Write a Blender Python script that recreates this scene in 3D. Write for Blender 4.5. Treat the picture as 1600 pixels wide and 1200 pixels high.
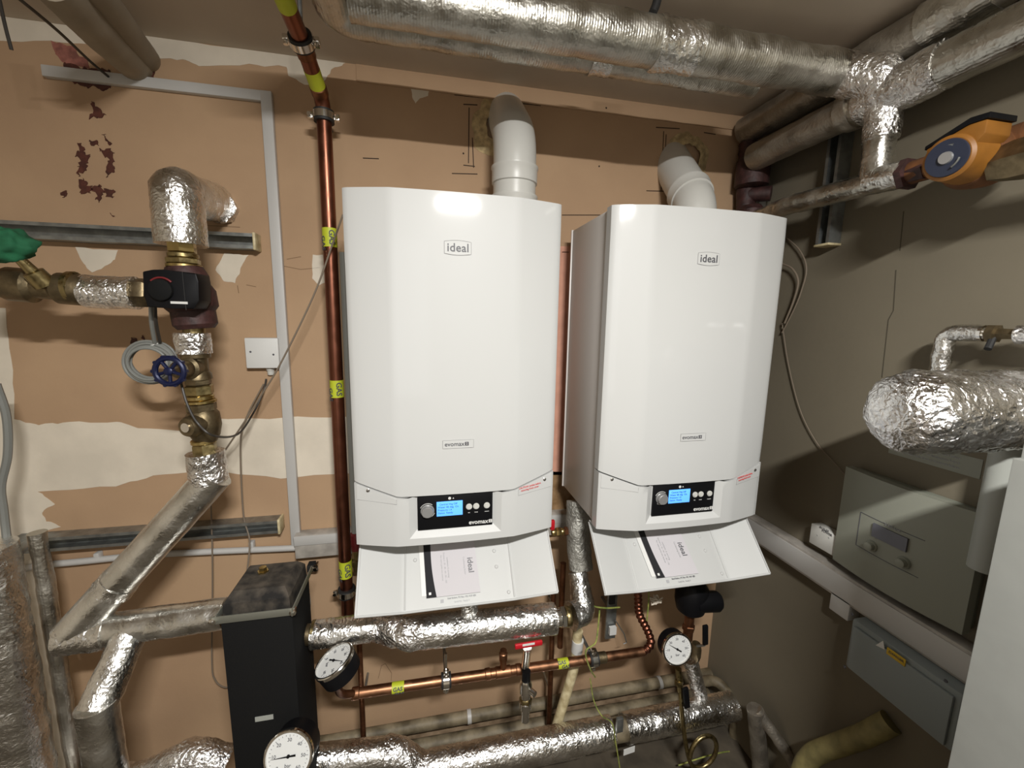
import bpy, bmesh, math, random
from mathutils import Vector, Matrix, noise
random.seed(7)
for o in list(bpy.data.objects): bpy.data.objects.remove(o)
SC = bpy.context.scene; COL = SC.collection
H = 1.60                                   # camera height above the floor
# ------------------------------------------------------------------ camera
FPX = 650.56
CR = Vector((0.9784552, -0.20572303, 0.01741972))     # camera right
CU = Vector((0.01483924, 0.15423106, 0.98792337))     # camera up
CF = Vector((0.20592526, 0.96638026, -0.15396096))    # camera forward
cam_d = bpy.data.cameras.new('camera'); cam = bpy.data.objects.new('camera', cam_d); COL.objects.link(cam)
cam_d.sensor_width = 36; cam_d.lens = FPX / 1600 * 36; cam_d.clip_start = 0.01
cam.matrix_world = Matrix(((CR.x, CU.x, -CF.x, 0), (CR.y, CU.y, -CF.y, 0), (CR.z, CU.z, -CF.z, H), (0, 0, 0, 1)))
SC.camera = cam
# ------------------------------------------------------------------ world, lamps, exposure
wd = bpy.data.worlds.new('world'); SC.world = wd; wd.use_nodes = True
wd.node_tree.nodes['Background'].inputs[0].default_value = (.75, .8, 1, 1)
wd.node_tree.nodes['Background'].inputs[1].default_value = 0.02
def area(name, loc, target, sx, sy, power, color, spread=180):
    l = bpy.data.lights.new(name, 'AREA'); l.shape = 'RECTANGLE'; l.size = sx; l.size_y = sy; l.energy = power; l.color = color
    l.spread = math.radians(spread)
    o = bpy.data.objects.new(name, l); COL.objects.link(o); o.location = (loc[0], loc[1], loc[2] + H)
    d = Vector((target[0], target[1], target[2] + H)) - o.location
    o.rotation_euler = d.to_track_quat('-Z', 'Y').to_euler(); return o
area('ceiling_lamp', (0.20, -0.50, 0.69), (0.20, -0.15, -1.2), 0.32, 0.06, 45.0, (1, .985, .95))
area('fill_light', (-0.6, -2.0, 0.0), (0.0, 1.3, -0.1), 1.0, 1.5, 3.2, (.95, .97, 1))  # added weak cool fill from behind the camera; no doorway is built there
vs = SC.view_settings; vs.view_transform = 'Standard'; vs.look = 'None'; vs.gamma = 1; vs.use_curve_mapping = False; vs.exposure = 0.45
W = 1.36; XR = 1.165; ZC = 0.70
# ------------------------------------------------------------------ positions
def _ray(px, py):
    return CR * ((px - 800) / FPX) - CU * ((py - 600) / FPX) + CF
def P(px, py, y):                          # point of the plane at distance y from the camera wall-wards
    d = _ray(px, py); d = d * (y / d.y); return Vector((d.x, d.y, d.z + H))
def PX(px, py, x):                         # point of a plane parallel to the right wall
    d = _ray(px, py); d = d * (x / d.x); return Vector((d.x, d.y, d.z + H))
def A(x, y, z): return Vector((x, y, z + H))
# ------------------------------------------------------------------ materials
def mat(name, col, rough=.5, metal=0., bump=0., bscale=40., spec=.5, var=0., vscale=8., coat=0., cr=.08, rvar=0., emit=None, bdist=.002, col2=None, stretch=None):
    m = bpy.data.materials.new(name); m.use_nodes = True; nt = m.node_tree; b = nt.nodes['Principled BSDF']
    b.inputs['Base Color'].default_value = (*col, 1); b.inputs['Roughness'].default_value = rough; b.inputs['Metallic'].default_value = metal
    b.inputs['Specular IOR Level'].default_value = spec; b.inputs['Coat Weight'].default_value = coat; b.inputs['Coat Roughness'].default_value = cr
    tc = nt.nodes.new('ShaderNodeTexCoord'); src = tc.outputs['Object']
    if stretch:
        mp = nt.nodes.new('ShaderNodeMapping'); mp.inputs['Scale'].default_value = stretch; nt.links.new(src, mp.inputs['Vector']); src = mp.outputs[0]
    if var or col2:
        n = nt.nodes.new('ShaderNodeTexNoise'); n.inputs['Scale'].default_value = vscale; n.inputs['Detail'].default_value = 6; nt.links.new(src, n.inputs['Vector'])
        r = nt.nodes.new('ShaderNodeValToRGB'); c2 = col2 or tuple(c * (1 - var) for c in col)
        r.color_ramp.elements[0].position = .35; r.color_ramp.elements[0].color = (*c2, 1)
        r.color_ramp.elements[1].position = .65; r.color_ramp.elements[1].color = (*[min(1, c * (1 + var * .4)) for c in col], 1)
        nt.links.new(n.outputs['Fac'], r.inputs[0]); nt.links.new(r.outputs[0], b.inputs['Base Color'])
    if rvar:
        n2 = nt.nodes.new('ShaderNodeTexNoise'); n2.inputs['Scale'].default_value = vscale * 2; nt.links.new(src, n2.inputs['Vector'])
        mr = nt.nodes.new('ShaderNodeMapRange'); mr.inputs[1].default_value = .3; mr.inputs[2].default_value = .7
        mr.inputs[3].default_value = max(0, rough - rvar); mr.inputs[4].default_value = rough + rvar
        nt.links.new(n2.outputs['Fac'], mr.inputs[0]); nt.links.new(mr.outputs[0], b.inputs['Roughness'])
    if bump:
        n3 = nt.nodes.new('ShaderNodeTexNoise'); n3.inputs['Scale'].default_value = bscale; n3.inputs['Detail'].default_value = 5; nt.links.new(src, n3.inputs['Vector'])
        bp = nt.nodes.new('ShaderNodeBump'); bp.inputs['Strength'].default_value = bump; bp.inputs['Distance'].default_value = bdist
        nt.links.new(n3.outputs['Fac'], bp.inputs['Height']); nt.links.new(bp.outputs[0], b.inputs['Normal'])
    if emit: b.inputs['Emission Color'].default_value = (*emit[0], 1); b.inputs['Emission Strength'].default_value = emit[1]
    return m
def foil_mat(name, col, rough, wr, metal=1., grid=0.):
    # aluminium foil: angular creases (cell distance) mixed with fine noise
    m = bpy.data.materials.new(name); m.use_nodes = True; nt = m.node_tree; b = nt.nodes['Principled BSDF']; L = nt.links
    b.inputs['Metallic'].default_value = metal
    tc = nt.nodes.new('ShaderNodeTexCoord')
    dn = nt.nodes.new('ShaderNodeTexNoise'); dn.inputs['Scale'].default_value = 14; L.new(tc.outputs['Object'], dn.inputs['Vector'])
    mx = nt.nodes.new('ShaderNodeMix'); mx.data_type = 'VECTOR'; mx.inputs[0].default_value = .06
    L.new(tc.outputs['Object'], mx.inputs[4]); L.new(dn.outputs['Color'], mx.inputs[5])
    v = nt.nodes.new('ShaderNodeTexVoronoi'); v.inputs['Scale'].default_value = 115; L.new(mx.outputs[1], v.inputs['Vector'])
    n = nt.nodes.new('ShaderNodeTexNoise'); n.inputs['Scale'].default_value = 85; n.inputs['Detail'].default_value = 7; n.inputs['Distortion'].default_value = 1.2; L.new(tc.outputs['Object'], n.inputs['Vector'])
    ad = nt.nodes.new('ShaderNodeMath'); ad.operation = 'MULTIPLY_ADD'; ad.inputs[1].default_value = .5; L.new(v.outputs['Distance'], ad.inputs[0]); L.new(n.outputs['Fac'], ad.inputs[2])
    bp = nt.nodes.new('ShaderNodeBump'); bp.inputs['Strength'].default_value = wr; bp.inputs['Distance'].default_value = .004
    L.new(ad.outputs[0], bp.inputs['Height'])
    last = bp
    if grid:
        wv = nt.nodes.new('ShaderNodeTexWave'); wv.inputs['Scale'].default_value = 55; L.new(tc.outputs['Object'], wv.inputs['Vector'])
        b2 = nt.nodes.new('ShaderNodeBump'); b2.inputs['Strength'].default_value = grid; b2.inputs['Distance'].default_value = .001
        L.new(wv.outputs['Fac'], b2.inputs['Height']); L.new(bp.outputs[0], b2.inputs['Normal']); last = b2
    L.new(last.outputs[0], b.inputs['Normal'])
    n2 = nt.nodes.new('ShaderNodeTexNoise'); n2.inputs['Scale'].default_value = 18; n2.inputs['Detail'].default_value = 4; L.new(tc.outputs['Object'], n2.inputs['Vector'])
    mr = nt.nodes.new('ShaderNodeMapRange'); mr.inputs[1].default_value = .3; mr.inputs[2].default_value = .7; mr.inputs[3].default_value = rough * .7; mr.inputs[4].default_value = rough * 1.5
    L.new(n2.outputs['Fac'], mr.inputs[0]); L.new(mr.outputs[0], b.inputs['Roughness'])
    r = nt.nodes.new('ShaderNodeValToRGB'); r.color_ramp.elements[0].color = (*[c * .72 for c in col], 1); r.color_ramp.elements[1].color = (*col, 1)
    r.color_ramp.elements[0].position = .3; r.color_ramp.elements[1].position = .6
    L.new(n2.outputs['Fac'], r.inputs[0]); L.new(r.outputs[0], b.inputs['Base Color'])
    return m
M = dict(
    board=mat('tan_plasterboard', (.45, .30, .18), .85, bump=.25, bscale=120, var=.10, vscale=3, col2=(.40, .26, .155), bdist=.001),
    skim=mat('dry_joint_filler', (.70, .63, .52), .9, bump=.2, bscale=60, var=.1, vscale=9),
    pinkboard=mat('pink_board', (.60, .31, .22), .85, var=.12, vscale=20),
    greywall=mat('grey_beige_paint', (.165, .142, .10), .8, bump=.15, bscale=90, var=.06, vscale=4),
    ceil=mat('ceiling_paint', (.54, .46, .37), .85, bump=.1, bscale=70, var=.06, vscale=5),
    floor=mat('dirty_concrete', (.08, .065, .045), .9, bump=.5, bscale=25, var=.4, vscale=10),
    stain=mat('dark_red_residue', (.085, .022, .012), .7, bump=.5, bscale=150, var=.4, vscale=60),
    pinkres=mat('pink_residue', (.32, .12, .09), .8, var=.4, vscale=60),
    ochre=mat('brown_water_stain', (.16, .09, .035), .8, var=.6, vscale=45, col2=(.32, .2, .1)),
    dirt=mat('dirty_board', (.34, .24, .15), .9, var=.4, vscale=22, col2=(.17, .11, .06)),
    pencil=mat('dark_marker', (.035, .018, .01), .8),
    crack=mat('wall_crack', (.07, .06, .04), .9), faint=mat('faint_pencil', (.25, .16, .09), .9),
    foil=foil_mat('bright_foil', (.86, .85, .82), .22, .55),
    crumple=foil_mat('crumpled_foil', (.95, .94, .93), .22, 1.0),
    smooth=foil_mat('smooth_foil', (.78, .77, .73), .27, .22),
    duct=foil_mat('dull_foil', (.62, .60, .54), .33, .3, grid=.25),
    duct2=foil_mat('dusty_foil', (.42, .38, .32), .42, .35, metal=.85),
    lag=foil_mat('grey_rough_lagging', (.42, .41, .37), .5, .9, metal=.7),
    copper=mat('copper', (.38, .19, .105), .42, 1, var=.3, vscale=25, rvar=.08),
    dcopper=mat('dark_lacquered_copper', (.24, .095, .06), .36, 1, var=.2, vscale=14, rvar=.06),
    tcopper=mat('tarnished_copper', (.23, .10, .05), .38, .9, var=.35, vscale=40),
    brass=mat('dull_brass', (.34, .27, .13), .36, 1, var=.3, vscale=60, rvar=.1),
    bbrass=mat('bright_brass', (.50, .38, .16), .3, 1, var=.15, vscale=50),
    bronze=mat('dark_bronze', (.20, .155, .09), .45, .9, bump=.3, bscale=120, var=.35, vscale=50),
    chrome=mat('nickel_plate', (.78, .76, .72), .14, 1),
    steel=mat('galvanised_steel', (.33, .345, .34), .42, .85, var=.25, vscale=40),
    dsteel=mat('grey_strap_steel', (.25, .25, .21), .45, .6),
    darkin=mat('dark_channel_inside', (.06, .06, .06), .6, .5),
    enamel=mat('white_enamel', (.55, .555, .545), .5, coat=.55, spec=.4, cr=.07),
    enamel_side=mat('side_enamel', (.62, .59, .56), .38),
    wplastic=mat('white_plastic', (.56, .555, .52), .35),
    flapin=mat('glossy_inner_white', (.50, .505, .495), .5, spec=.35),
    trunk=mat('white_trunking', (.50, .49, .47), .45),
    dirtytrunk=mat('dusty_white_trunking', (.42, .39, .35), .6, var=.25, vscale=25),
    black=mat('black_plastic', (.005, .005, .006), .45, spec=.18),
    blackm=mat('matt_black_foam', (.008, .008, .008), .8, bump=.2, bscale=200, spec=.15),
    dusty=mat('dusty_black_lid', (.075, .063, .05), .85, bump=.4, bscale=60, var=.5, vscale=26, spec=.2, col2=(.018, .017, .016)),
    grey_knob=mat('silver_knob', (.42, .42, .42), .35, .6),
    lcd=mat('blue_lit_screen', (.10, .32, .85), .3, emit=((.10, .36, 1.0), .75)),
    lcdtext=mat('screen_text', (.03, .12, .45), .5),
    ink=mat('dark_grey_ink', (.08, .08, .09), .5), ink2=mat('pale_ink', (.36, .36, .37), .6), red=mat('red_ink', (.72, .12, .12), .5),
    inkline=mat('thin_grey_line', (.30, .30, .30), .5), white=mat('white_paint', (.66, .66, .64), .5),
    redlever=mat('red_lever', (.45, .010, .018), .3), redcap=mat('dark_red_cap', (.16, .018, .02), .4),
    bandink=mat('matt_black_print', (.02, .02, .022), .8, spec=.2),
    paper=mat('paper', (.52, .50, .52), .75), gaslab=mat('yellow_green_label', (.50, .56, .03), .5),
    rubber=mat('black_rubber', (.015, .015, .015), .6), gcable=mat('grey_cable', (.20, .205, .19), .5), dcable=mat('dark_cable', (.035, .03, .025), .5),
    bcable=mat('brown_grey_cable', (.19, .15, .11), .55), earth=mat('yellow_green_wire', (.33, .33, .08), .5, var=.5, vscale=60, col2=(.14, .20, .05)),
    blue=mat('blue_handwheel', (.008, .012, .05), .35, .3), foam=mat('expanding_foam', (.50, .38, .20), .9, bump=.8, bscale=90, var=.35, vscale=60),
    orange=mat('orange_pump_paint', (.26, .105, .014), .5, var=.2, vscale=20), rustorange=mat('rusty_orange', (.14, .052, .015), .7, var=.4, vscale=30, bump=.4, bscale=80),
    pumpface=mat('navy_pump_plate', (.022, .028, .05), .4), rust=mat('dark_red_rust', (.05, .018, .016), .6, bump=.6, bscale=90, var=.5, vscale=50),
    cloth=mat('dusty_cloth_lagging', (.30, .255, .19), .85, bump=.3, bscale=60, var=.12, vscale=12),
    creamold=mat('yellowed_plastic', (.26, .22, .09), .6, var=.3, vscale=30),
    cream=mat('cream_plastic_pipe', (.62, .54, .34), .5, var=.25, vscale=40, col2=(.40, .32, .17)),
    oldpipe=mat('old_painted_pipe', (.22, .18, .115), .6, var=.5, vscale=18, col2=(.09, .07, .04), bump=.3, bscale=60),
    green=mat('green_cloth', (.012, .12, .05), .85, bump=.6, bscale=60, var=.3, vscale=30),
    ctrl=mat('pale_grey_green_plastic', (.24, .245, .20), .5), ctrlside=mat('ctrl_side', (.19, .20, .16), .6), greyscreen=mat('grey_display', (.10, .10, .12), .35),
    bluegrey=mat('blue_grey_box', (.24, .27, .27), .5), yellowl=mat('yellow_sticker', (.55, .36, .02), .5), cab=mat('pale_cabinet', (.27, .275, .255), .5, var=.04, vscale=30),
    conduit=mat('grey_conduit', (.34, .35, .32), .5), glass=mat('dial_white', (.70, .71, .70), .35),
)
# ------------------------------------------------------------------ mesh helpers
def ortho(ax):
    ax = ax.normalized(); u = ax.cross(Vector((0, 0, 1)))
    if u.length < .05: u = ax.cross(Vector((0, 1, 0)))
    u.normalize(); return ax, u, ax.cross(u)
class MB:
    def __init__(s): s.bm = bmesh.new()
    def ring(s, c, u, v, r, n, ph=0): return [s.bm.verts.new(c + u * (math.cos(ph + 2 * math.pi * i / n) * r) + v * (math.sin(ph + 2 * math.pi * i / n) * r)) for i in range(n)]
    def skin(s, rings, cap=True):
        for a, b in zip(rings, rings[1:]):
            n = len(a)
            for i in range(n): s.bm.faces.new((a[i], a[(i + 1) % n], b[(i + 1) % n], b[i]))
        if cap: s.bm.faces.new(list(reversed(rings[0]))); s.bm.faces.new(rings[-1])
    def lathe(s, p, ax, prof, n=24, ph=0, cap=True):
        ax, u, v = ortho(ax); s.skin([s.ring(p + ax * t, u, v, max(r, 1e-4), n, ph) for t, r in prof], cap); return s
    def cyl(s, a, b, r, n=20, r2=None): return s.lathe(a, b - a, [(0, r), ((b - a).length, r if r2 is None else r2)], n)
    def hexnut(s, p, ax, l, r): return s.lathe(p, ax, [(0, r * .9), (l * .12, r), (l * .88, r), (l, r * .9)], 6, .3)
    def tube(s, pts, r, n=16, crinkle=0., cs=30., step=None, endr=None, cap=True, seed=0):
        pts = [Vector(p) for p in pts]
        if step:
            q = [pts[0]]
            for a, b in zip(pts, pts[1:]):
                k = max(1, int((b - a).length / step))
                for i in range(1, k + 1): q.append(a.lerp(b, i / k))
            pts = q
        m = len(pts); rings = []; up = None; L = [0]
        for a, b in zip(pts, pts[1:]): L.append(L[-1] + (b - a).length)
        for i in range(m):
            t = (pts[min(i + 1, m - 1)] - pts[max(i - 1, 0)]).normalized()
            if up is None: _, up, _ = ortho(t)
            up = (up - t * up.dot(t)).normalized(); v = t.cross(up)
            rr = r(L[i] / max(L[-1], 1e-6)) if callable(r) else r
            ring = []
            for k in range(n):
                a = 2 * math.pi * k / n; d = up * math.cos(a) + v * math.sin(a); x = pts[i] + d * rr
                if crinkle:
                    q = x * cs + Vector((seed, seed * 2, 0))
                    h = noise.noise(q) * 1.0 + noise.noise(q * 2.3) * .6 + (abs(noise.noise(q * 4.1)) - .25) * .8
                    x = x + d * (h * crinkle)
                ring.append(s.bm.verts.new(x))
            rings.append(ring)
        s.skin(rings, cap); return s
    def box(s, c, size, X=Vector((1, 0, 0)), Y=Vector((0, 1, 0)), Z=Vector((0, 0, 1)), bev=0., seg=2):
        vs_ = []
        for dz in (-.5, .5):
            for dx, dy in ((-.5, -.5), (.5, -.5), (.5, .5), (-.5, .5)):
                vs_.append(s.bm.verts.new(c + X * (dx * size[0]) + Y * (dy * size[1]) + Z * (dz * size[2])))
        F = [(0, 3, 2, 1), (4, 5, 6, 7), (0, 1, 5, 4), (1, 2, 6, 5), (2, 3, 7, 6), (3, 0, 4, 7)]
        fs = [s.bm.faces.new([vs_[i] for i in f]) for f in F]
        if bev:
            es = list({e for f in fs for e in f.edges}); bmesh.ops.bevel(s.bm, geom=es, offset=bev, segments=seg, profile=.5, affect='EDGES')
        return s
    def prism(s, pts, ext, bev=0.):
        a = [s.bm.verts.new(Vector(p)) for p in pts]; b = [s.bm.verts.new(Vector(p) + ext) for p in pts]; n = len(a)
        fs = [s.bm.faces.new(a), s.bm.faces.new(list(reversed(b)))]
        for i in range(n): fs.append(s.bm.faces.new((a[(i + 1) % n], a[i], b[i], b[(i + 1) % n])))
        if bev:
            es = list({e for f in fs for e in f.edges}); bmesh.ops.bevel(s.bm, geom=es, offset=bev, segments=2, profile=.5, affect='EDGES')
        return s
    def quads(s, grid, thick=None):            # grid of points -> surface, optionally thick along a vector
        g = [[s.bm.verts.new(Vector(p)) for p in row] for row in grid]
        for i in range(len(g) - 1):
            for j in range(len(g[0]) - 1): s.bm.faces.new((g[i][j], g[i][j + 1], g[i + 1][j + 1], g[i + 1][j]))
        if thick is not None:
            h = [[s.bm.verts.new(Vector(p) + thick) for p in row] for row in grid]
            for i in range(len(g) - 1):
                for j in range(len(g[0]) - 1): s.bm.faces.new((h[i][j], h[i + 1][j], h[i + 1][j + 1], h[i][j + 1]))
            R, C = len(g), len(g[0])
            bd = [(0, j) for j in range(C)] + [(i, C - 1) for i in range(1, R)] + [(R - 1, j) for j in range(C - 2, -1, -1)] + [(i, 0) for i in range(R - 2, 0, -1)]
            for (a, b), (c, d) in zip(bd, bd[1:] + bd[:1]): s.bm.faces.new((g[c][d], g[a][b], h[a][b], h[c][d]))
        return s
    def build(s, name, m, parent=None, smooth=35, **props):
        bmesh.ops.recalc_face_normals(s.bm, faces=s.bm.faces[:])
        me = bpy.data.meshes.new(name); s.bm.to_mesh(me); s.bm.free()
        me.materials.append(M[m] if isinstance(m, str) else m)
        if smooth: me.shade_smooth(); me.set_sharp_from_angle(angle=math.radians(smooth))
        return link(name, me, parent, props)
def link(name, me, parent, props={}):
    o = bpy.data.objects.new(name, me); COL.objects.link(o)
    if parent is not None:
        o.parent = parent
        w = Vector((0, 0, 0)); q = parent
        while q is not None: w = w + q.location; q = q.parent
        o.location = -w
    for k, v in props.items(): o[k] = v
    return o
def thing(name, label, cat, loc, group=None):
    o = bpy.data.objects.new(name, None); COL.objects.link(o); o.location = loc; o.empty_display_size = .05
    o['label'] = label; o['category'] = cat
    if group: o['group'] = group
    return o
def tag(o, label, cat, group=None):
    o['label'] = label; o['category'] = cat
    if group: o['group'] = group
    return o
def struct(o): o['kind'] = 'structure'; return o
def text(s, size, pos, X, U, m, parent, name='lettering', th=.0003, align='CENTER', bold=0., spacing=1., sx=1.):
    cu = bpy.data.curves.new('t', 'FONT'); cu.body = s; cu.size = size; cu.align_x = align; cu.align_y = 'CENTER'; cu.extrude = th; cu.offset = bold; cu.space_character = spacing
    cu.resolution_u = 3
    t = bpy.data.objects.new('t', cu); COL.objects.link(t); dg = bpy.context.evaluated_depsgraph_get(); dg.update()
    me = bpy.data.meshes.new_from_object(t.evaluated_get(dg)); bpy.data.objects.remove(t)
    X = X.normalized(); U = U.normalized(); N = X.cross(U)
    for v in me.vertices: c = v.co.copy(); v.co = pos + X * (c.x * sx) + U * c.y + N * c.z
    me.name = name; me.materials.clear(); me.materials.append(M[m]); return link(name, me, parent)
def smoothpath(pts, rad, seg=6):
    pts = [Vector(p) for p in pts]; out = [pts[0]]
    for i in range(1, len(pts) - 1):
        a, b, c = pts[i - 1], pts[i], pts[i + 1]; d1 = (a - b); d2 = (c - b); rr = min(rad, d1.length * .49, d2.length * .49)
        p1 = b + d1.normalized() * rr; p2 = b + d2.normalized() * rr
        for k in range(seg + 1):
            t = k / seg; out.append(p1 * (1 - t) ** 2 + b * (2 * t * (1 - t)) + p2 * t * t)
    out.append(pts[-1]); return out
def spline(pts, seg=8):
    pts = [Vector(p) for p in pts]; q = [pts[0] * 2 - pts[1]] + pts + [pts[-1] * 2 - pts[-2]]; out = []
    for i in range(1, len(q) - 2):
        a, b, c, d = q[i - 1:i + 3]
        for k in range(seg):
            t = k / seg; out.append(.5 * ((2 * b) + (c - a) * t + (2 * a - 5 * b + 4 * c - d) * t * t + (3 * b - a - 3 * c + d) * t ** 3))
    out.append(pts[-1]); return out
def foilpipe(bmesh_pts, r, rad=.05, cr=.0018, cs=28, n=36, seed=0, step=.006):
    return MB().tube(smoothpath(bmesh_pts, rad, 8), r, n, crinkle=cr, cs=cs, step=step, seed=seed)
def cable(name, label, pts, r, m, cat='cable', parent=None, group=None, sp=True):
    o = MB().tube(spline(pts) if sp else pts, r, 8).build(name, m, parent)
    if parent is None: tag(o, label, cat, group)
    return o
X_, Y_, Z_ = Vector((1, 0, 0)), Vector((0, 1, 0)), Vector((0, 0, 1))
# ================================================================== setting
def slab(name, x0, x1, y0, y1, z0, z1, m):
    return struct(MB().box(Vector(((x0 + x1) / 2, (y0 + y1) / 2, (z0 + z1) / 2)), (x1 - x0, y1 - y0, z1 - z0)).build(name, m, smooth=0))
XL, YF = -1.9, -2.2
wall_back = slab('wall_back', XL - .1, XR + .1, W, W + .1, 0, H + ZC, 'board')
wall_right = slab('wall_right', XR, XR + .1, YF, W, 0, H + ZC, 'greywall')
slab('wall_left', XL - .1, XL, YF, W, 0, H + ZC, 'skim')
slab('wall_front', XL - .1, XR + .1, YF - .1, YF, 0, H + ZC, 'skim')
slab('floor', XL - .1, XR + .1, YF - .1, W + .1, -.1, 0, 'floor')
slab('ceiling', XL - .1, XR + .1, YF - .1, W + .1, H + ZC, H + ZC + .1, 'ceil')
def patch(name, pts, m, th=.0008, rough=.003, wall='b', sub=5, parent=None, seed=0., fq=60):
    q = []
    n = len(pts)
    for i in range(n):
        a, b = pts[i], pts[(i + 1) % n]
        for k in range(sub): q.append((a[0] + (b[0] - a[0]) * k / sub, a[1] + (b[1] - a[1]) * k / sub))
    out = []
    for x, y in q:
        p = P(x, y, W) if wall == 'b' else PX(x, y, XR)
        if rough:
            nn = Vector((noise.noise(p * fq + Vector((seed, 0, 0))), noise.noise(p * fq + Vector((9, 3, seed))), noise.noise(p * fq + Vector((4, seed, 7))))) * rough * 2
            if wall == 'b': nn.y = 0
            else: nn.x = 0
            p = p + nn
        if wall == 'b': p.y = W - th; p.z = min(p.z, H + ZC - .0005)
        else: p.x = XR - th
        out.append(p)
    bm = MB(); a = [bm.bm.verts.new(p) for p in out]
    b = [bm.bm.verts.new(p + ((Y_ if wall == 'b' else X_) * th)) for p in out]
    e = [bm.bm.edges.new((a[i], a[(i + 1) % len(a)])) for i in range(len(a))]
    bmesh.ops.triangle_fill(bm.bm, edges=e, use_beauty=True)
    for i in range(len(a)):
        j = (i + 1) % len(a); bm.bm.faces.new((a[j], a[i], b[i], b[j]))
    return bm.build(name, m, parent or (wall_back if wall == 'b' else wall_right), smooth=0)
patch('joint_filler', [(-60, 478), (8, 480), (18, 560), (24, 655), (60, 664), (110, 660), (185, 659), (215, 668), (300, 675), (335, 655), (440, 652), (560, 652), (562, 738), (440, 746), (330, 737), (240, 742), (180, 760), (60, 768), (86, 786), (68, 800), (72, 814), (95, 822), (70, 832), (72, 870), (78, 950), (98, 1100), (122, 1230), (-60, 1230)], 'skim', rough=.003)
patch('joint_filler', [(-40, 20), (170, 42), (215, 50), (330, 70), (540, 97), (520, 108), (512, 118), (500, 134), (476, 134), (452, 118), (448, 104), (390, 101), (310, 103), (285, 92), (240, 90), (160, 72), (80, 66), (-40, 62)], 'skim', rough=.003)
patch('joint_filler', [(640, 128), (655, 134), (672, 141), (668, 150), (656, 154), (650, 162), (644, 150)], 'skim', rough=.002)
patch('joint_filler', [(118, 388), (186, 392), (182, 404), (166, 416), (144, 426), (130, 412)], 'skim', rough=.003)
patch('joint_filler', [(350, 396), (388, 398), (380, 412), (374, 428), (366, 442), (350, 438), (338, 422)], 'skim', rough=.002)
patch('joint_filler', [(488, 398), (505, 398), (512, 440), (498, 446), (488, 436)], 'skim', rough=.002)
patch('pink_board_strip', [(850, 385), (900, 385), (900, 742), (850, 742)], 'pinkboard', rough=.0005)
patch('water_stain', [(840, 735), (905, 740), (908, 800), (880, 806), (840, 802)], 'ochre', rough=.004)
patch('water_stain', [(480, 1150), (600, 1138), (700, 1118), (850, 1098), (1000, 1070), (1060, 1062), (1075, 1250), (480, 1250)], 'dirt', th=.0006, rough=.010, seed=3)
patch('pink_residue_patch', [(82, 66), (118, 76), (140, 96), (142, 108), (118, 104), (100, 98), (88, 84)], 'pinkres', rough=.006)
for k, pl in enumerate([[(98, 98), (130, 106), (165, 108), (186, 122), (178, 130), (165, 142), (152, 138), (118, 130), (100, 110)],
                        [(216, 82), (236, 86), (243, 122), (218, 130), (208, 120)], [(144, 158), (166, 184), (143, 185)],
                        [(126, 225), (131, 228), (133, 240), (141, 243), (137, 262), (120, 274), (124, 258), (121, 238)],
                        [(158, 232), (176, 231), (176, 248), (180, 262), (168, 274), (168, 252), (160, 240)], [(140, 219), (153, 221), (151, 228), (143, 226)],
                        [(160, 211), (166, 212), (173, 224), (168, 224)], [(122, 281), (130, 277), (135, 288), (146, 290), (142, 300), (128, 304)], [(146, 293), (158, 290), (162, 300), (156, 317), (149, 309)], [(163, 295), (178, 296), (179, 309), (168, 308)],
                        [(97, 298), (104, 300), (102, 310), (98, 306)], [(174, 334), (180, 338), (176, 342)], [(205, 530), (212, 528), (214, 534), (207, 536)], [(221, 526), (227, 524), (226, 530)]]):
    patch('sealant_stain', pl, 'stain', rough=.0055 if k > 2 else .005, th=.002, seed=k * 1.7, sub=8, fq=130)
def mark(a, b, w=.0013, m='pencil', wall='b'):
    f = (lambda q: P(*q, W - .0004)) if wall == 'b' else (lambda q: PX(*q, XR - .0004))
    A1, B1 = f(a), f(b); d = (B1 - A1).normalized(); nrm = Y_ if wall == 'b' else X_
    MB().box((A1 + B1) / 2, ((B1 - A1).length, w * 2, .0008), d, d.cross(nrm), nrm).build('marker_line', m, wall_back if wall == 'b' else wall_right, smooth=0)
for a, b in [((710, 148), (756, 153)), ((724, 163), (746, 164)), ((733, 168), (732, 255)), ((738, 215), (740, 262)), ((706, 271), (746, 272)), ((724, 258), (742, 260)), ((567, 247), (592, 248)), ((1022, 179), (1126, 193)),
             ((1025, 199), (1062, 201)), ((1100, 207), (1118, 210)), ((1037, 205), (1033, 298)), ((1041, 210), (1039, 240)), ((1010, 298), (1042, 299)), ((820, 279), (826, 279)), ((878, 336), (938, 336)), ((878, 394), (889, 394)), ((800, 160), (845, 165))]: mark(a, b)
for a, b in [((448, 405), (470, 401)), ((440, 415), (470, 421)), ((470, 421), (500, 418)), ((596, 1040), (602, 1037)), ((591, 1060), (596, 1040)), ((602, 1037), (612, 1052)), ((612, 1052), (611, 1064)), ((300, 351), (375, 355)), ((371, 446), (373, 458)), ((385, 445), (400, 448))]: mark(a, b, .0009, 'faint')
for a, b in [((1412, 330), (1406, 392)), ((1400, 422), (1396, 485)), ((1396, 485), (1388, 500)), ((1388, 500), (1378, 590))]: mark(a, b, .0010, 'crack', 'r')
sx0 = P(556, 104, W - .004).x; szb = P(900, 171, W - .004).z
MB().box(Vector(((sx0 + XR) / 2, W - .002, (H + ZC + szb) / 2)), (XR - sx0, .004, H + ZC - szb), bev=.001).build('packing_strip', 'board', wall_back)
for q in [(806, 153), (947, 169), (936, 260), (724, 240)]:
    MB().lathe(P(*q, W + .001 - (.004 if q[1] < 200 and q[0] > 740 else 0)), -Y_, [(0, .0028), (.0016, .0028)], 10).build('screw_hole', 'pencil', wall_back)
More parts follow.
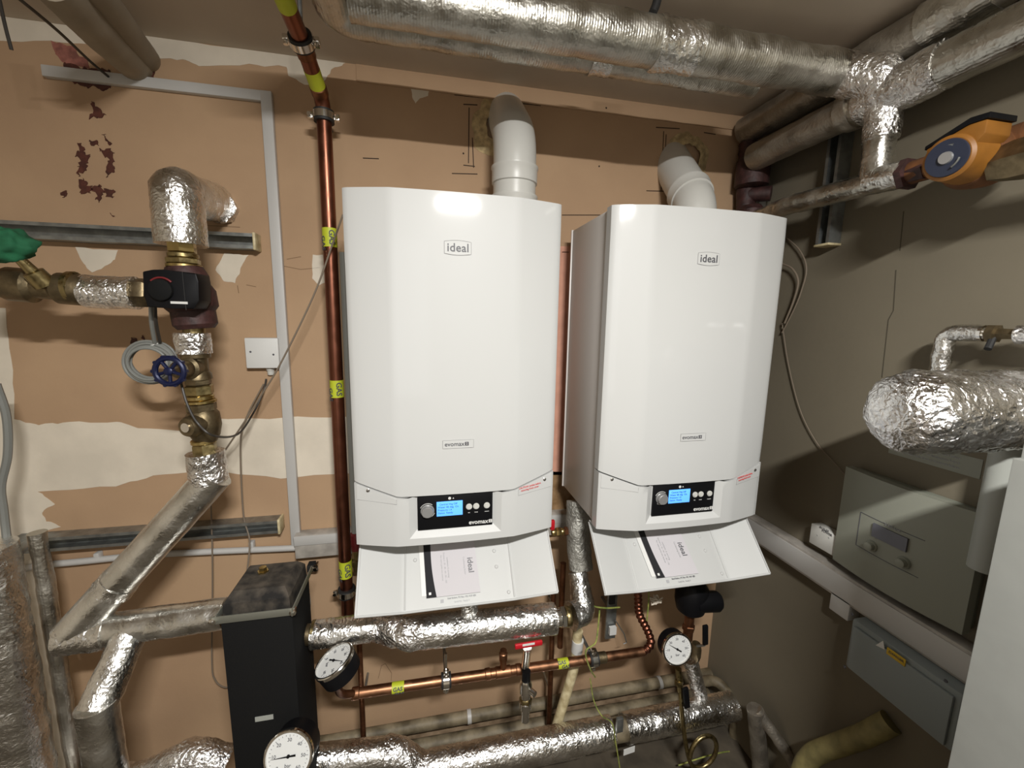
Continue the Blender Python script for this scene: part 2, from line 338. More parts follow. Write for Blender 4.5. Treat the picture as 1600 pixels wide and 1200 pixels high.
# ================================================================== boilers
def make_boiler(loc, lab):
    R = thing('wall_boiler', lab, 'boiler', loc)
    O = Vector(loc)
    def L(x, y, z): return O + Vector((x, y, z))
    w, hgt = .5, .83
    def fy(x):                                  # faceted bowed front
        a, b = .10, .39
        if x < a: t = x / a; return -.030 * t ** .85
        if x > b: t = (w - x) / (w - b); return -.030 * t ** .85
        return -.030 - .004 * math.sin(math.pi * (x - a) / (b - a))
    MB().box(L(.25, .165, .415), (.488, .27, .824), bev=.003).build('casing', 'enamel_side', R)
    MB().box(L(.25, .292, .415), (.496, .006, .826), bev=.001).build('rear_frame', 'enamel_side', R)
    MB().box(L(.25, .325, .60), (.30, .05, .06)).build('wall_bracket', 'steel', R)
    xs = [0, .004, .012, .03, .05, .07, .09, .10, .112, .15, .2, .25, .3, .34, .378, .39, .40, .42, .44, .46, .48, .488, .496, .5]
    def cut(x):                                 # joint between upper and lower panel
        if x < .105: return .163 - .036 * (x / .105)
        if x > .385: return .163 - .036 * ((w - x) / .115)
        return .127
    def shell(name, zlo, zhi, m, par, dep=.03, rim=.002):
        bm = MB(); n = 12; grid = []
        for i in range(n + 1):
            t = i / n; row = []
            for x in xs:
                z0, z1 = zlo(x), zhi(x); z = z0 + (z1 - z0) * t
                e = 0
                for ed in (x, w - x):
                    if ed < .006: e += (.006 - ed) * .6
                if t in (0, 1): e += .0015
                row.append(L(x, fy(x) + e, z))
            grid.append(row)
        # thickness goes straight back so that the cover is a shallow box
        g = [[bm.bm.verts.new(p) for p in row] for row in grid]
        for i in range(len(g) - 1):
            for j in range(len(xs) - 1): bm.bm.faces.new((g[i][j], g[i][j + 1], g[i + 1][j + 1], g[i + 1][j]))
        C = len(xs); Rn = len(g)
        bd = [(0, j) for j in range(C)] + [(i, C - 1) for i in range(1, Rn)] + [(Rn - 1, j) for j in range(C - 2, -1, -1)] + [(i, 0) for i in range(Rn - 2, 0, -1)]
        bv = []
        for (i, j) in bd: c = g[i][j].co; bv.append(bm.bm.verts.new(Vector((c.x, O.y + dep, c.z))))
        for k in range(len(bd)):
            k2 = (k + 1) % len(bd); bm.bm.faces.new((g[bd[k][0]][bd[k][1]], g[bd[k2][0]][bd[k2][1]], bv[k2], bv[k]))
        bm.bm.faces.new(bv)
        return bm.build(name, m, par, smooth=25)
    top = shell('front_panel', cut, lambda x: hgt, 'enamel', R)
    low = MB()
    # lower panel with a bevelled recess for the control panel
    rx0, rx1, rz0 = .128, .356, .018; ix0, ix1, iz0 = .146, .336, .036
    def lowshell():
        bm = MB(); xs2 = sorted(set([round(x, 4) for x in xs if x <= rx0 or x >= rx1] + [rx0, rx1]))
        left = [x for x in xs2 if x <= rx0]; right = [x for x in xs2 if x >= rx1]; gap = .0035
        def zt(x): return cut(x) - gap
        def col(x, zlo, zhi, k=6): return [L(x, fy(x) + (.0012 if x in (0, w) else 0), zlo + (zhi - zlo) * i / k) for i in range(k + 1)]
        def add(xl, zlo, zhi): bm.quads([col(x, zlo, zhi(x) if callable(zhi) else zhi) for x in xl])
        add(left, 0, zt); add(right, 0, zt)
        mid = [rx0] + [x for x in xs if rx0 < x < rx1] + [rx1]; bm.quads([[L(x, fy(x), 0), L(x, fy(x), rz0)] for x in mid])
        d = .014; yb = -.034 + d
        bm.quads([[L(x, fy(x), rz0), L(ix0 + (x - rx0) * (ix1 - ix0) / (rx1 - rx0), yb, iz0)] for x in mid])
        bm.quads([[L(rx0, fy(rx0), rz0), L(ix0, yb, iz0)], [L(rx0, fy(rx0), zt(rx0)), L(ix0, yb, zt(.2))]])
        bm.quads([[L(rx1, fy(rx1), rz0), L(ix1, yb, iz0)], [L(rx1, fy(rx1), zt(rx1)), L(ix1, yb, zt(.2))]])
        bm.quads([[L(ix0, yb, iz0), L(ix1, yb, iz0)], [L(ix0, yb, zt(.2)), L(ix1, yb, zt(.2))]])
        # underside, sides, back
        bm.quads([[L(x, fy(x), 0), L(x, .05, 0)] for x in xs])
        for x in (0, w): bm.quads([[L(x, fy(x), 0), L(x, .03, 0)], [L(x, fy(x), zt(x)), L(x, .03, zt(x))]])
        tops = [x for x in xs]
        bm.quads([[L(x, fy(x) if (x <= rx0 or x >= rx1) else yb, zt(x)), L(x, .03, zt(x))] for x in tops])
        bmesh.ops.remove_doubles(bm.bm, verts=bm.bm.verts[:], dist=.0002)
        return bm.build('lower_panel', 'enamel', R, smooth=25)
    lo = lowshell()
    yb = -.034 + .014
    cp = MB().box(L(.241, yb - .003, .079), (.186, .006, .087), bev=.001).build('control_panel', 'black', R)
    f = yb - .006
    MB().lathe(L(.172, f, .086), -Y_, [(0, .0165), (.003, .0165), (.003, .0145), (.012, .0138), (.0135, .0125)], 32).build('rotary_knob', 'grey_knob', cp)
    for a0 in (.9, -2.2):                       # white arcs around the knob
        MB().tube([L(.172 + .0185 * math.cos(a0 + i * .12), f - .0004, .086 + .0185 * math.sin(a0 + i * .12)) for i in range(16)], .0006, 6).build('dial_arc', 'white', cp)
    MB().box(L(.226, f - .0005, .088), (.064, .002, .038), bev=.0008).build('display', 'lcd', cp)
    for i, s in enumerate(['  Central Htg Off', 'Water 48 deg  On', 'Pressure 1.4', 'Status  Ready']):
        text(s, .0068, L(.197, f - .0018, .1 - i * .0075), X_, Z_, 'lcdtext', cp, 'screen_text', align='LEFT')
    for i, (x, nm) in enumerate(((.274, 'set'), (.292, 'reset'), (.319, 'restart'))):
        MB().lathe(L(x, f, .089), -Y_, [(0, .0078), (.002, .0078), (.0022, .0062), (.004, .0058)], 24).build('push_button', 'wplastic', cp)
        text(nm, .0042, L(x, f - .0004, .073), X_, Z_, 'white', cp)
    text('evomax', .0155, L(.298, f - .0004, .046), X_, Z_, 'white', cp, bold=.0003)
    MB().box(L(.3285, f - .0004, .0462), (.0085, .001, .0085)).build('number_badge', 'white', cp); text('2', .008, L(.3285, f - .001, .0462), X_, Z_, 'black', cp)
    MB().lathe(L(.226, f, .1145), -Y_, [(0, .0036), (.0008, .0036)], 14).build('indicator', 'white', cp)
    MB().lathe(L(.235, f, .114), -Y_, [(0, .0024), (.0008, .0024)], 3, .5).build('indicator', 'white', cp)
    # badges on the front panel
    def badge(cx, cz, bw, bh, arch, nm):
        n = 10; y = -.0348
        t_ = [L(cx - bw / 2 + bw * i / n, y, cz + bh / 2 + arch * math.sin(math.pi * i / n)) for i in range(n + 1)]
        b_ = [L(cx + bw / 2 - bw * i / n, y, cz - bh / 2 - arch * math.sin(math.pi * i / n)) for i in range(n + 1)]
        bd = MB().prism(t_ + b_, Y_ * .002).build(nm, 'enamel', R, smooth=0)
        MB().tube(t_ + b_ + [t_[0]], .0005, 6).build('outline', 'inkline', bd); return bd
    bd = badge(.247, .711, .060, .026, .003, 'maker_badge'); text('ideal', .0255, L(.2475, -.0353, .7105), X_, Z_, 'ink', bd, bold=.0003, spacing=1.05)
    bd = badge(.247, .255, .074, .020, 0, 'model_badge'); text('evomax', .0150, L(.238, -.0353, .255), X_, Z_, 'ink', bd, bold=.0001)
    MB().box(L(.2675, -.0351, .255), (.009, .001, .009)).build('number_badge', 'ink', bd); text('2', .008, L(.2675, -.0358, .255), X_, Z_, 'white', bd)
    # side tabs with screws, warning label
    for sx, x0, x1 in ((1, .006, .1), (-1, .494, .4)):
        za, zb = cut(x0) - .006, cut(x1) - .006; y0, y1 = fy(x0), fy(x1)
        tb = MB().quads([[L(x0, y0 - .0012, .118), L(x1, y1 - .0012, .110)], [L(x0, y0 - .0012, za), L(x1, y1 - .0012, zb)]], Y_ * .002).build('fixing_tab', 'enamel', R, smooth=0)
        MB().tube([L(x0, y0 - .0012, .118), L(x1, y1 - .0012, .110), L(x1, y1 - .0012, zb)], .0004, 5).build('tab_edge', 'inkline', tb)
        xs_ = .033 if sx > 0 else .474
        MB().lathe(L(xs_, fy(xs_) - .001, .143 if sx > 0 else .141), -Y_, [(0, .0042), (.001, .0042), (.0018, .003)], 16).build('screw', 'chrome', tb)
        MB().box(L(xs_, fy(xs_) - .003, .143 if sx > 0 else .141), (.0062, .0008, .0011), bev=0).build('screw_slot', 'ink', tb)
    tx = Vector((.094, fy(.494) - fy(.4), .008)).normalized()
    for i, s in enumerate(('CAUTION: isolate before', 'removing front cover')):
        text(s, .0072, L(.432, fy(.432) - .0018, .131 - i * .0075), tx, Z_, 'red', R, 'warning_text', sx=.85)
    # open flap hanging outwards under the panel
    ht, hb = L(0, .052, -.006), L(0, -.075, -.142)
    dn = (hb - ht); ln = dn.length; dn.normalize(); nn = X_.cross(dn).normalized()
    if nn.y > 0: nn = -nn                      # towards the room
    def F(x, t, d=0): # t along flap 0..1, d towards the room
        return ht + X_ * x + dn * (ln * t) + nn * d
    def fd(x):
        return -.030 * (min(x, w - x, .11) / .11) * 1.25
    grid = [[F(x, t, fd(x)) for x in xs] for t in (0, .12, .3, .5, .7, .88, 1)]
    fl = MB().quads(grid, -nn * .004).build('drop_flap', 'flapin', R, smooth=25)
    for x in (.002, w - .002): MB().prism([F(x, .0, .003), F(x, 1.0, .003), F(x, 1.0, -.006), F(x, 0, -.006)], X_ * .003).build('flap_rim', 'flapin', fl)
    MB().tube([F(x, 1.0, fd(x)) for x in xs], .0028, 8).build('flap_lip', 'flapin', fl)
    for x in (.113, .392): MB().tube([F(x, .12, fd(x) + .0006), F(x, .97, fd(x) + .0006)], .0022, 8).build('flap_rib', 'flapin', fl)
    for x, t in ((.138, .35), (.350, .33), (.352, .55), (.378, .9)):
        MB().lathe(F(x, t, fd(x)), nn, [(0, .005), (.0025, .004), (.0035, .001)], 16).build('moulded_peg', 'flapin', fl)
    for i, s in enumerate(('Ideal Boilers, PO Box 103, HU5 4JN', 'Serial No.  Ready 4')):
        text(s, .0062, F(.255, .89 + i * .05, fd(.255) + .0008), X_, -dn, 'ink2' if i else 'ink', fl, 'printed_text', sx=.8)
    MB().box(F(.205, .915, fd(.2) + .0005), (.008, .008, .001), X_, dn, nn).build('printed_mark', 'ink2', fl)
    return R, F, fd, nn, dn
def make_booklet(F, fd, nn, dn, lab, x0, x1, tilt, t0=.13, t1=.86):
    c = F((x0 + x1) / 2, (t0 + t1) / 2, .0)
    R = thing('instruction_booklet', lab, 'booklet', c, 'instruction booklets lying on the open flaps')
    d0 = -.0345
    def G(x, t, d=0): return F(x + tilt * (t - .5), t, d0 + d)
    MB().prism([G(x0 - .012, t0 + .03, .0), G(x1, t0 + .02, .0), G(x1, t1 - .02, .0), G(x0 - .012, t1 - .03, 0)], -nn * .001).build('plastic_sleeve', 'white', R, smooth=0)
    MB().prism([G(x0, t0, .0025), G(x1, t0, .0025), G(x1, t1, .0025), G(x0, t1, .0025)], -nn * .0022).build('cover', 'paper', R, smooth=0)
    n = 8
    MB().prism([G(x0, t0, .0031)] + [G(x0 + .019 - .004 * math.sin(math.pi * i / n) + .006 * i / n, t0 + (t1 - t0) * i / n, .0031) for i in range(n + 1)] + [G(x0, t1, .0031)], -nn * .0005).build('dark_band', 'bandink', R, smooth=0)
    dx = (G(x0, t1) - G(x0, t0)).normalized()           # text runs down the flap
    up = X_
    cz = (t0 + t1) / 2
    text('ideal', .021, G(x1 - .018, cz, .0031), dx, up, 'ink', R, bold=.0002)
    text('Condensing Boiler', .006, G(x1 - .034, cz, .0031), dx, up, 'ink2', R)
    for i, s in enumerate(('installation & servicing', 'Evomax 2  30 - 40 - 60 - 80 - 100', 'For users guide see reverse')):
        text(s, .0056, G(x0 + .060 - i * .008, cz, .0031), dx, up, 'ink2', R)
    MB().box(G(x0 + .009, t1 - .05, .0035), (.006, .006, .0005), X_, dn, nn).build('white_mark', 'white', R)
    return R
B1 = (-.169, 1.010, H - .555); B2 = (.447, .979, H - .555)
b1 = make_boiler(B1, 'left white wall boiler nearest the copper gas pipe, flap open')
make_booklet(*b1[1:], 'white booklet with black band on flap of left boiler', .163, .300, .010)
b2 = make_boiler(B2, 'right white wall boiler by the grey side wall, flap open')
make_booklet(*b2[1:], 'white booklet with black band on flap of right boiler', .165, .295, .022)
# ------------------------------------------------------------------ flues
def flue(lab, pts, r, collars, fc, fr, screws):
    R = thing('flue_pipe', lab, 'flue', pts[0])
    path = smoothpath(pts, .07, 10)
    MB().tube(path, r, 40).build('pipe', 'wplastic', R)
    for (p, ax, l) in collars:
        ax = ax.normalized()
        MB().lathe(p - ax * l / 2, ax, [(0, r + .0005), (.002, r + .004), (l - .008, r + .004), (l - .004, r + .0065), (l, r + .0065), (l + .002, r + .001)], 40).build('collar', 'wplastic', R)
    for p, nrm in screws: MB().lathe(p, nrm, [(0, .0035), (.001, .0035), (.003, .002)], 10).build('screw', 'chrome', R)
    # foam squeezed out round the hole in the wall
    bm = MB(); n = 40; inner = []; outer = []
    for i in range(n):
        a = 2 * math.pi * i / n; k = fr * (1 + .22 * noise.noise(Vector((math.cos(a) * 2.5, math.sin(a) * 2.5, fc.x * 9))))
        outer.append(fc + Vector((math.cos(a) * k, 0, math.sin(a) * k * 1.12)))
    bm.quads([[fc + Vector((math.cos(2 * math.pi * i / n) * r * .9, -.012, math.sin(2 * math.pi * i / n) * r * .9)), (outer[i % n] + fc) / 2 + Vector((0, -.014, 0)), outer[i % n]] for i in range(n + 1)])
    bm.build('foam_seal', 'foam', R)
    return R
rfl = .060
f1 = [A(.258, 1.225, .262), A(.258, 1.225, .50), A(.262, W + .05, .645)]
axd = (f1[2] - f1[1]).normalized()
flue('white flue pipe rising from the left boiler into the wall', f1, rfl,
     [(f1[0] + Z_ * .05, Z_, .06), (f1[0] + Z_ * .135, Z_, .045)], Vector((P(780, 196, W).x, W - .001, P(780, 200, W).z)), .082, [(f1[0] + Vector((.0, -rfl - .004, .045)), -Y_)])
f2 = [A(.815, 1.19, .255), A(.815, 1.19, .352), A(.842, W + .05, .565)]
ax1 = (f2[2] - f2[1]).normalized()
flue('white flue pipe bending back from the right boiler into the wall', f2, rfl,
     [(f2[0] + Z_ * .045, Z_, .05), (f2[1] + ax1 * .055, ax1, .04)], Vector((P(1073, 240, W).x, W - .001, P(1073, 248, W).z)), .078, [(f2[0] + Vector((.02, -rfl - .003, .04)), -Y_), (f2[0] + Vector((-.045, -rfl * .65, .035)), -Y_)])
# ================================================================== gas pipe
def clip(bm_parent, p, ax, r, wall_dir, arm):
    ax = ax.normalized()
    c = MB().lathe(p - ax * .014, ax, [(0, r + .001), (.0, r + .007), (.028, r + .007), (.028, r + .001)], 28).build('pipe_clip', 'rubber', bm_parent)
    MB().lathe(p - ax * .0085, ax, [(0, r + .006), (0, r + .0095), (.017, r + .0095), (.017, r + .006)], 28).build('clip_band', 'chrome', c)
    s = ax.cross(wall_dir).normalized()
    for k in (-1, 1):
        MB().box(p + s * k * (r + .014), (.014, .012, .016), s, wall_dir, ax, bev=.002).build('clip_ear', 'chrome', c)
        MB().lathe(p + s * k * (r + .016) - wall_dir * .011, wall_dir, [(0, .005), (.004, .005), (.004, .003), (.02, .003)], 10).build('clip_screw', 'chrome', c)
    if arm: MB().cyl(p + wall_dir * r, p + wall_dir * arm, .005, 10).build('clip_stud', 'steel', c)
    return c
gx = -.270; gr = .0185
gy = 1.27
def gp(py, y=gy): # on the vertical run
    return P(505 + (py - 200) * .048, py, y)
g_top = P(508, 165, gy); g_bot = P(541, 955, gy)
gx = (g_top.x + g_bot.x) / 2
GV = [Vector((gx, gy, g_bot.z)), Vector((gx, gy, P(505, 160, gy).z))]
gas = thing('gas_pipe', 'tall brown copper gas pipe left of the left boiler', 'pipe', GV[0])
e1 = GV[1]; e2 = P(470, 60, 1.12); e3 = P(432, -30, .98)
MB().tube(smoothpath([GV[0] - Z_ * .06, e1, e2, e3], .035, 8), gr, 24).build('pipe', 'dcopper', gas)
d12 = (e2 - e1).normalized()
for p, a in ((e1 - Z_ * .035, Z_), (e1 + d12 * .035, d12), (e2 - d12 * .03, d12)):
    MB().lathe(p - a * .012, a, [(0, gr + .0003), (.002, gr + .0022), (.022, gr + .0022), (.024, gr + .0003)], 28).build('solder_joint', 'tcopper', gas)
clip(gas, P(503, 182, gy).lerp(Vector((gx, gy, P(503, 182, gy).z)), 1), Z_, gr, Y_, W - gy)
clip(gas, Vector((gx, gy, P(537, 925, gy).z)), Z_, gr, Y_, W - gy)
clip(gas, e2 - d12 * .005, d12, gr, Z_, .1)
def gaslabel(par, c, ax, r, l, words, face, up, lab=None):
    ax = ax.normalized()
    g = MB().lathe(c - ax * l / 2, ax, [(0, r + .0006), (l, r + .0006)], 28).build('gas_label', 'gaslab', par)
    k = len(words)
    for i, (s, off, side) in enumerate(words):
        p = c + ax * off + (face * math.cos(side) + ax.cross(face) * math.sin(side)) * (r + .0009)
        nn_ = (face * math.cos(side) + ax.cross(face) * math.sin(side)).normalized(); nn_ = (nn_ - ax * nn_.dot(ax)).normalized()
        text(s, l * .42, p, ax, nn_.cross(ax), 'ink', g, bold=.0004)
fc_ = Vector((.15, -1, 0)).normalized()
for py in (372, 607, 890):
    gaslabel(gas, Vector((gx, gy, P(515, py, gy).z)), -Z_, gr, .05 if py != 890 else .055, [('GAS', 0, -.3), ('GAS', .016, 1.0)], fc_, True)
gaslabel(gas, e1.lerp(e2, .42), d12, gr, .045, [('GAS', 0, 0)], Vector((0, -.8, -.6)), False)
gaslabel(gas, e2.lerp(e3, .75), (e3 - e2), gr, .045, [('GAS', 0, 0)], Vector((0, -.5, -.8)), False)
# grey water pipe and red-capped valve between gas pipe and boiler
wp = thing('water_pipe', 'pale grey pipe in the gap between gas pipe and left boiler', 'pipe', P(548, 860, 1.30))
wx = P(545, 600, 1.31).x
MB().cyl(Vector((wx, 1.31, P(545, 838, 1.31).z)), Vector((wx, 1.31, H + .18)), .011, 16).build('pipe', 'conduit', wp)
vz = P(545, 860, 1.31).z
MB().lathe(Vector((wx, 1.31, vz)), Z_, [(0, .014), (.02, .014), (.02, .018), (.055, .018), (.06, .012)], 20).build('valve_cap', 'redcap', wp)
MB().lathe(Vector((wx, 1.31, vz - .07)), Z_, [(0, .016), (.02, .016), (.02, .02), (.035, .02), (.04, .012), (.07, .012)], 6).build('valve_body', 'brass', wp)
# ================================================================== trunking and conduit on the back wall
tw = .028
tk = thing('cable_trunking', 'narrow white trunking running along the top then down the left wall panel', 'trunking', P(460, 850, W))
zt_ = P(409, 158, W).z
tx0, tx1 = P(84, 120, W).x, P(417, 155, W).x
MB().box(Vector(((P(84, 120, W).x + tx1) / 2, W - .0085, P(250, 135, W).z)), (tx1 - tx0 + tw, .016, .026), bev=.002).build('trunking_length', 'trunk', tk)
zb_ = P(462, 848, W).z; zt2 = P(250, 135, W).z + .013
xv = (P(428, 300, W).x + P(449, 600, W).x) / 2
MB().box(Vector((xv, W - .009, (zt2 + zb_) / 2)), (tw, .017, zt2 - zb_), bev=.002).build('trunking_length', 'trunk', tk)
dado_z = (P(490, 826, W).z + P(490, 861, W).z) / 2; dado_h = P(490, 826, W).z - P(490, 861, W).z
dd = thing('dado_trunking', 'wide white trunking behind the boilers turning along the grey wall', 'trunking', Vector((0, W, dado_z)))
x0 = P(466, 845, W).x
MB().box(Vector(((x0 + XR) / 2, W - .02, dado_z)), (XR - x0, .04, dado_h), bev=.003).build('trunking_length', 'dirtytrunk', dd)
MB().box(Vector(((x0 + XR) / 2, W - .0415, dado_z + dado_h * .28)), (XR - x0, .003, dado_h * .40), bev=.001).build('trunking_lid', 'trunk', dd)
MB().box(Vector((XR - .02, (-.2 + W) / 2, dado_z)), (.04, W + .2, dado_h), bev=.003).build('trunking_length', 'dirtytrunk', dd)
MB().box(Vector((XR - .0415, (-.2 + W - .04) / 2, dado_z)), (.003, W + .16, dado_h * .8), bev=.001).build('trunking_lid', 'trunk', dd)
cd = thing('conduit', 'white round conduit along the left wall below the lower steel channel', 'conduit', P(250, 868, W))
cz_ = [P(20, 893, 1.345), P(60, 884, 1.345), P(120, 878, 1.345), P(250, 866, 1.345), P(466, 856, 1.345)]
MB().tube(spline(cz_), .0095, 14).build('pipe', 'trunk', cd)
for px, py in ((394, 852), (154, 870)):
    MB().box(P(px, py, 1.35), (.014, .02, .03), bev=.003).build('saddle', 'trunk', cd)
MB().box(A(XR - .015, 1.33, .42), (.028, .05, .20), bev=.002).build('corner_trunking', 'trunk'); tag(bpy.data.objects['corner_trunking'], 'short pale trunking in the wall corner above the right boiler', 'trunking')
# ================================================================== steel channels
def channel(name, lab, a, b, d_out, h, dep, mats=('steel', 'darkin'), endcap=None):
    # a,b ends on the wall; d_out away from wall; opening faces out
    ax = (b - a).normalized(); s = ax.cross(d_out).normalized(); R = thing(name, lab, 'channel', (a + b) / 2)
    t = .0025
    pr = [(-h / 2, 0), (h / 2, 0), (h / 2, dep), (h / 2 - .009, dep), (h / 2 - .009, dep - .006), (h / 2 - .009 + t, dep - .006), (h / 2 - .009 + t, dep - t), (h / 2 - t, dep - t), (h / 2 - t, t), (-h / 2 + t, t), (-h / 2 + t, dep - t), (-h / 2 + .009 - t, dep - t), (-h / 2 + .009 - t, dep - .006), (-h / 2 + .009, dep - .006), (-h / 2 + .009, dep), (-h / 2, dep)]
    MB().prism([a + s * u + d_out * (v + .0005) for u, v in pr], b - a).build('rail', mats[0], R, smooth=0)
    for c, e in ((b, 1),):
        if endcap: MB().box(c + d_out * dep / 2 + ax * .003, (.007, h + .006, dep + .006), ax, s, d_out, bev=.002).build('end_cap', endcap, R)
    return R
zc1 = P(300, 375, 1.33).z
channel('mounting_channel', 'upper steel channel on the left wall behind foil wrapped elbow', Vector((-1.75, W, P(200, 368, 1.33).z)), Vector((P(398, 381, 1.33).x, W, P(200, 368, 1.33).z)), -Y_, .041, .041, endcap='cream')
zl = P(250, 835, 1.33).z
channel('mounting_channel', 'lower steel channel on the left wall above the white conduit', Vector((P(20, 850, 1.33).x, W, zl)), Vector((P(436, 822, 1.33).x, W, zl)), -Y_, .041, .041, endcap='cream')
channel('mounting_channel', 'upright steel channel on grey wall under the ceiling pipes', Vector((XR, PX(1326, 200, XR).y, H + ZC - .06)), Vector((XR, PX(1326, 200, XR).y, PX(1315, 380, XR).z)), -X_, .041, .041, endcap='cream')
# ================================================================== ceiling pipes
def T(name, lab, loc, cat='pipe', group=None): return thing(name, lab, cat, loc, group)
zA = .622
P1y, P2y = .93, 1.05
p1a, p1b = P(560, -12, P1y), P(1335, 108, P1y)
z1 = P(1000, 62, P1y).z; 
zP1 = P(1100, 80, P1y).z
r1 = .047
d1 = T('foil_duct', 'larger front foil wrapped pipe under the ceiling above both boilers', Vector((.4, P1y, zP1)))
xs0, xe = P(545, 0, P1y).x, PX(1345, 115, 1.0).x
end1 = Vector((.99, P1y, zP1))
MB().tube(smoothpath([Vector((xs0, P1y, zP1)), end1], .05), lambda t: r1 + .0015 * math.sin(t * 40) * (1 if t > .6 else .3), 40, crinkle=.0016, cs=26, step=.006).build('foil_wrap', 'duct', d1)
MB().tube([Vector((.50, P1y, zP1)), Vector((.60, P1y, zP1))], r1 + .002, 40, crinkle=.004, cs=34, step=.005).build('taped_joint', 'foil', d1)
zP2 = P(900, 84, P2y).z; r2 = .036
d2 = T('foil_duct', 'thinner rear foil wrapped pipe under the ceiling ending in elbow', Vector((.3, P2y, zP2)))
xl2 = P(528, 30, P2y).x
MB().tube(smoothpath([Vector((xl2 - .005, P2y - .45, zP2 + .0)), Vector((xl2 - .005, P2y, zP2)), Vector((.86, P2y, zP2 - .002))], .05), r2, 36, crinkle=.0018, cs=26, step=.006, seed=5).build('foil_wrap', 'duct', d2)
MB().tube([Vector((.40, P2y, zP2)), Vector((.45, P2y, zP2))], r2 + .003, 36, crinkle=.004, cs=36, step=.005).build('taped_joint', 'foil', d2)
# wall-parallel pipes along the grey wall
xB = 1.055; zB = .530; rB = .041
tee = A(xB, .855, zB)
dB = T('foil_duct', 'dusty foil pipe along grey wall carrying the shiny branch joint', tee)
MB().tube([A(xB, 1.25, zB), tee], rB, 36, crinkle=.0016, cs=24, step=.007, seed=2).build('foil_wrap', 'duct2', dB)
MB().tube([tee, A(xB, .30, zB)], rB + .003, 36, crinkle=.0014, cs=24, step=.007, seed=2).build('foil_wrap', 'duct', dB)
MB().tube([A(xB, .95, zB), A(xB, .92, zB)], rB + .006, 36, crinkle=.003, cs=44, step=.005).build('taped_joint', 'duct2', dB)
MB().tube([A(xB, .905, zB), A(xB, .74, zB)], rB + .007, 40, crinkle=.0035, cs=38, step=.005).build('branch_joint', 'crumple', dB)
MB().tube(smoothpath([end1 - X_ * .03, end1 + X_ * .01, tee + Z_ * .03 - X_ * .02, tee], .03), .046, 40, crinkle=.0035, cs=38, step=.005, seed=4).build('branch_elbow', 'crumple', d1)
MB().tube([tee, tee - Z_ * .10], .036, 36, crinkle=.003, cs=40, step=.005).build('riser_joint', 'crumple', dB)
zC = .343; xC = 1.05
MB().tube([tee - Z_ * .08, A(xB, .855, zC)], .031, 32, crinkle=.0014, cs=30, step=.006, seed=7).build('riser', 'smooth', dB)
dA = T('foil_duct', 'dusty foil pipe tight under the ceiling along the grey wall', A(1.04, .8, .635))
MB().tube([A(1.075, 1.33, zA + .02), A(1.075, .25, zA + .02)], .043, 36, crinkle=.0016, cs=24, step=.007, seed=9).build('foil_wrap', 'duct2', dA)
MB().tube([A(1.075, .80, zA + .02), A(1.075, .68, zA + .02)], .047, 36, crinkle=.003, cs=40, step=.005).build('taped_joint', 'duct', dA)
dC = T('foil_duct', 'foil pipe along grey wall feeding the orange pump', A(xC, 1.0, zC))
MB().tube([A(xC + .03, 1.32, zC - .01), A(xC, 1.1, zC), A(xC, .775, zC - .012)], .026, 32, crinkle=.0022, cs=34, step=.006, seed=12).build('foil_wrap', 'duct', dC)
MB().tube([A(xC, .86, zC), A(xC, .785, zC - .01)], .029, 32, crinkle=.003, cs=40, step=.005).build('taped_joint', 'foil', dC)
# orange pump
pc = PX(1482, 247, .955)
pp = T('circulation_pump', 'orange circulation pump with navy face plate on the grey wall', pc, 'pump')
n_ = Vector((-1, -.12, -.12)).normalized()
MB().lathe(pc + n_ * 0, -n_, [(-.004, .034), (0, .039), (.03, .042), (.06, .046)], 40).build('motor_housing', 'orange', pp)
pf = MB().lathe(pc + n_ * .0045, n_, [(0, .0325), (.003, .0315)], 36).build('face_plate', 'pumpface', pp)
MB().lathe(pc + n_ * .0075, n_, [(0, .011), (.004, .010)], 20).build('bleed_screw', 'grey_knob', pf)
MB().tube([pc + n_ * .0078 + Vector((0, math.cos(a * .2) * .022, math.sin(a * .2) * .022)) for a in range(2, 11)], .0022, 6).build('printed_arc', 'steel', pf)
MB().tube([pc + n_ * .0078 + Vector((0, math.cos(a * .2) * .022, math.sin(a * .2) * .022)) for a in range(17, 22)], .0018, 6).build('printed_arc', 'steel', pf)
MB().lathe(pc - n_ * .055, -n_, [(0, .046), (.02, .054), (.06, .052), (.10, .040)], 32).build('volute', 'rustorange', pp)
tb0 = pc - n_ * .0
q = [Vector((pc.x + .004, y, z)) for y, z in ((pc.y + .040, pc.z + .014), (pc.y + .042, pc.z + .030), (pc.y - .022, pc.z + .050), (pc.y - .046, pc.z + .048), (pc.y - .046, pc.z + .026), (pc.y - .03, pc.z + .008))]
tbx = MB().prism(q, X_ * .06, bev=.002).build('terminal_box', 'orange', pp)
q = [Vector((pc.x + .002, y, z)) for y, z in ((pc.y + .044, pc.z + .029), (pc.y + .044, pc.z + .036), (pc.y - .022, pc.z + .060), (pc.y - .050, pc.z + .058), (pc.y - .050, pc.z + .048), (pc.y - .022, pc.z + .050))]
MB().prism(q, X_ * .064, bev=.001).build('box_lid', 'black', tbx)
fl = PX(1436, 282, 1.03)
MB().lathe(Vector((xC, .79, zC + H - .012)), -Y_, [(0, .022), (.004, .034), (.018, .034), (.02, .024), (.05, .024)], 6).build('flange_nut', 'rust', pp)
MB().cyl(Vector((xC, .78, zC + H - .012)), Vector((xC + .015, .60, zC + H + .0)), .024, 20).build('pump_body', 'rustorange', pp)
MB().lathe(PX(1590, 250, 1.03), -Y_, [(-.03, .03), (0, .036), (.03, .036), (.03, .024), (.3, .024)], 6).build('flange_nut', 'bronze', pp)
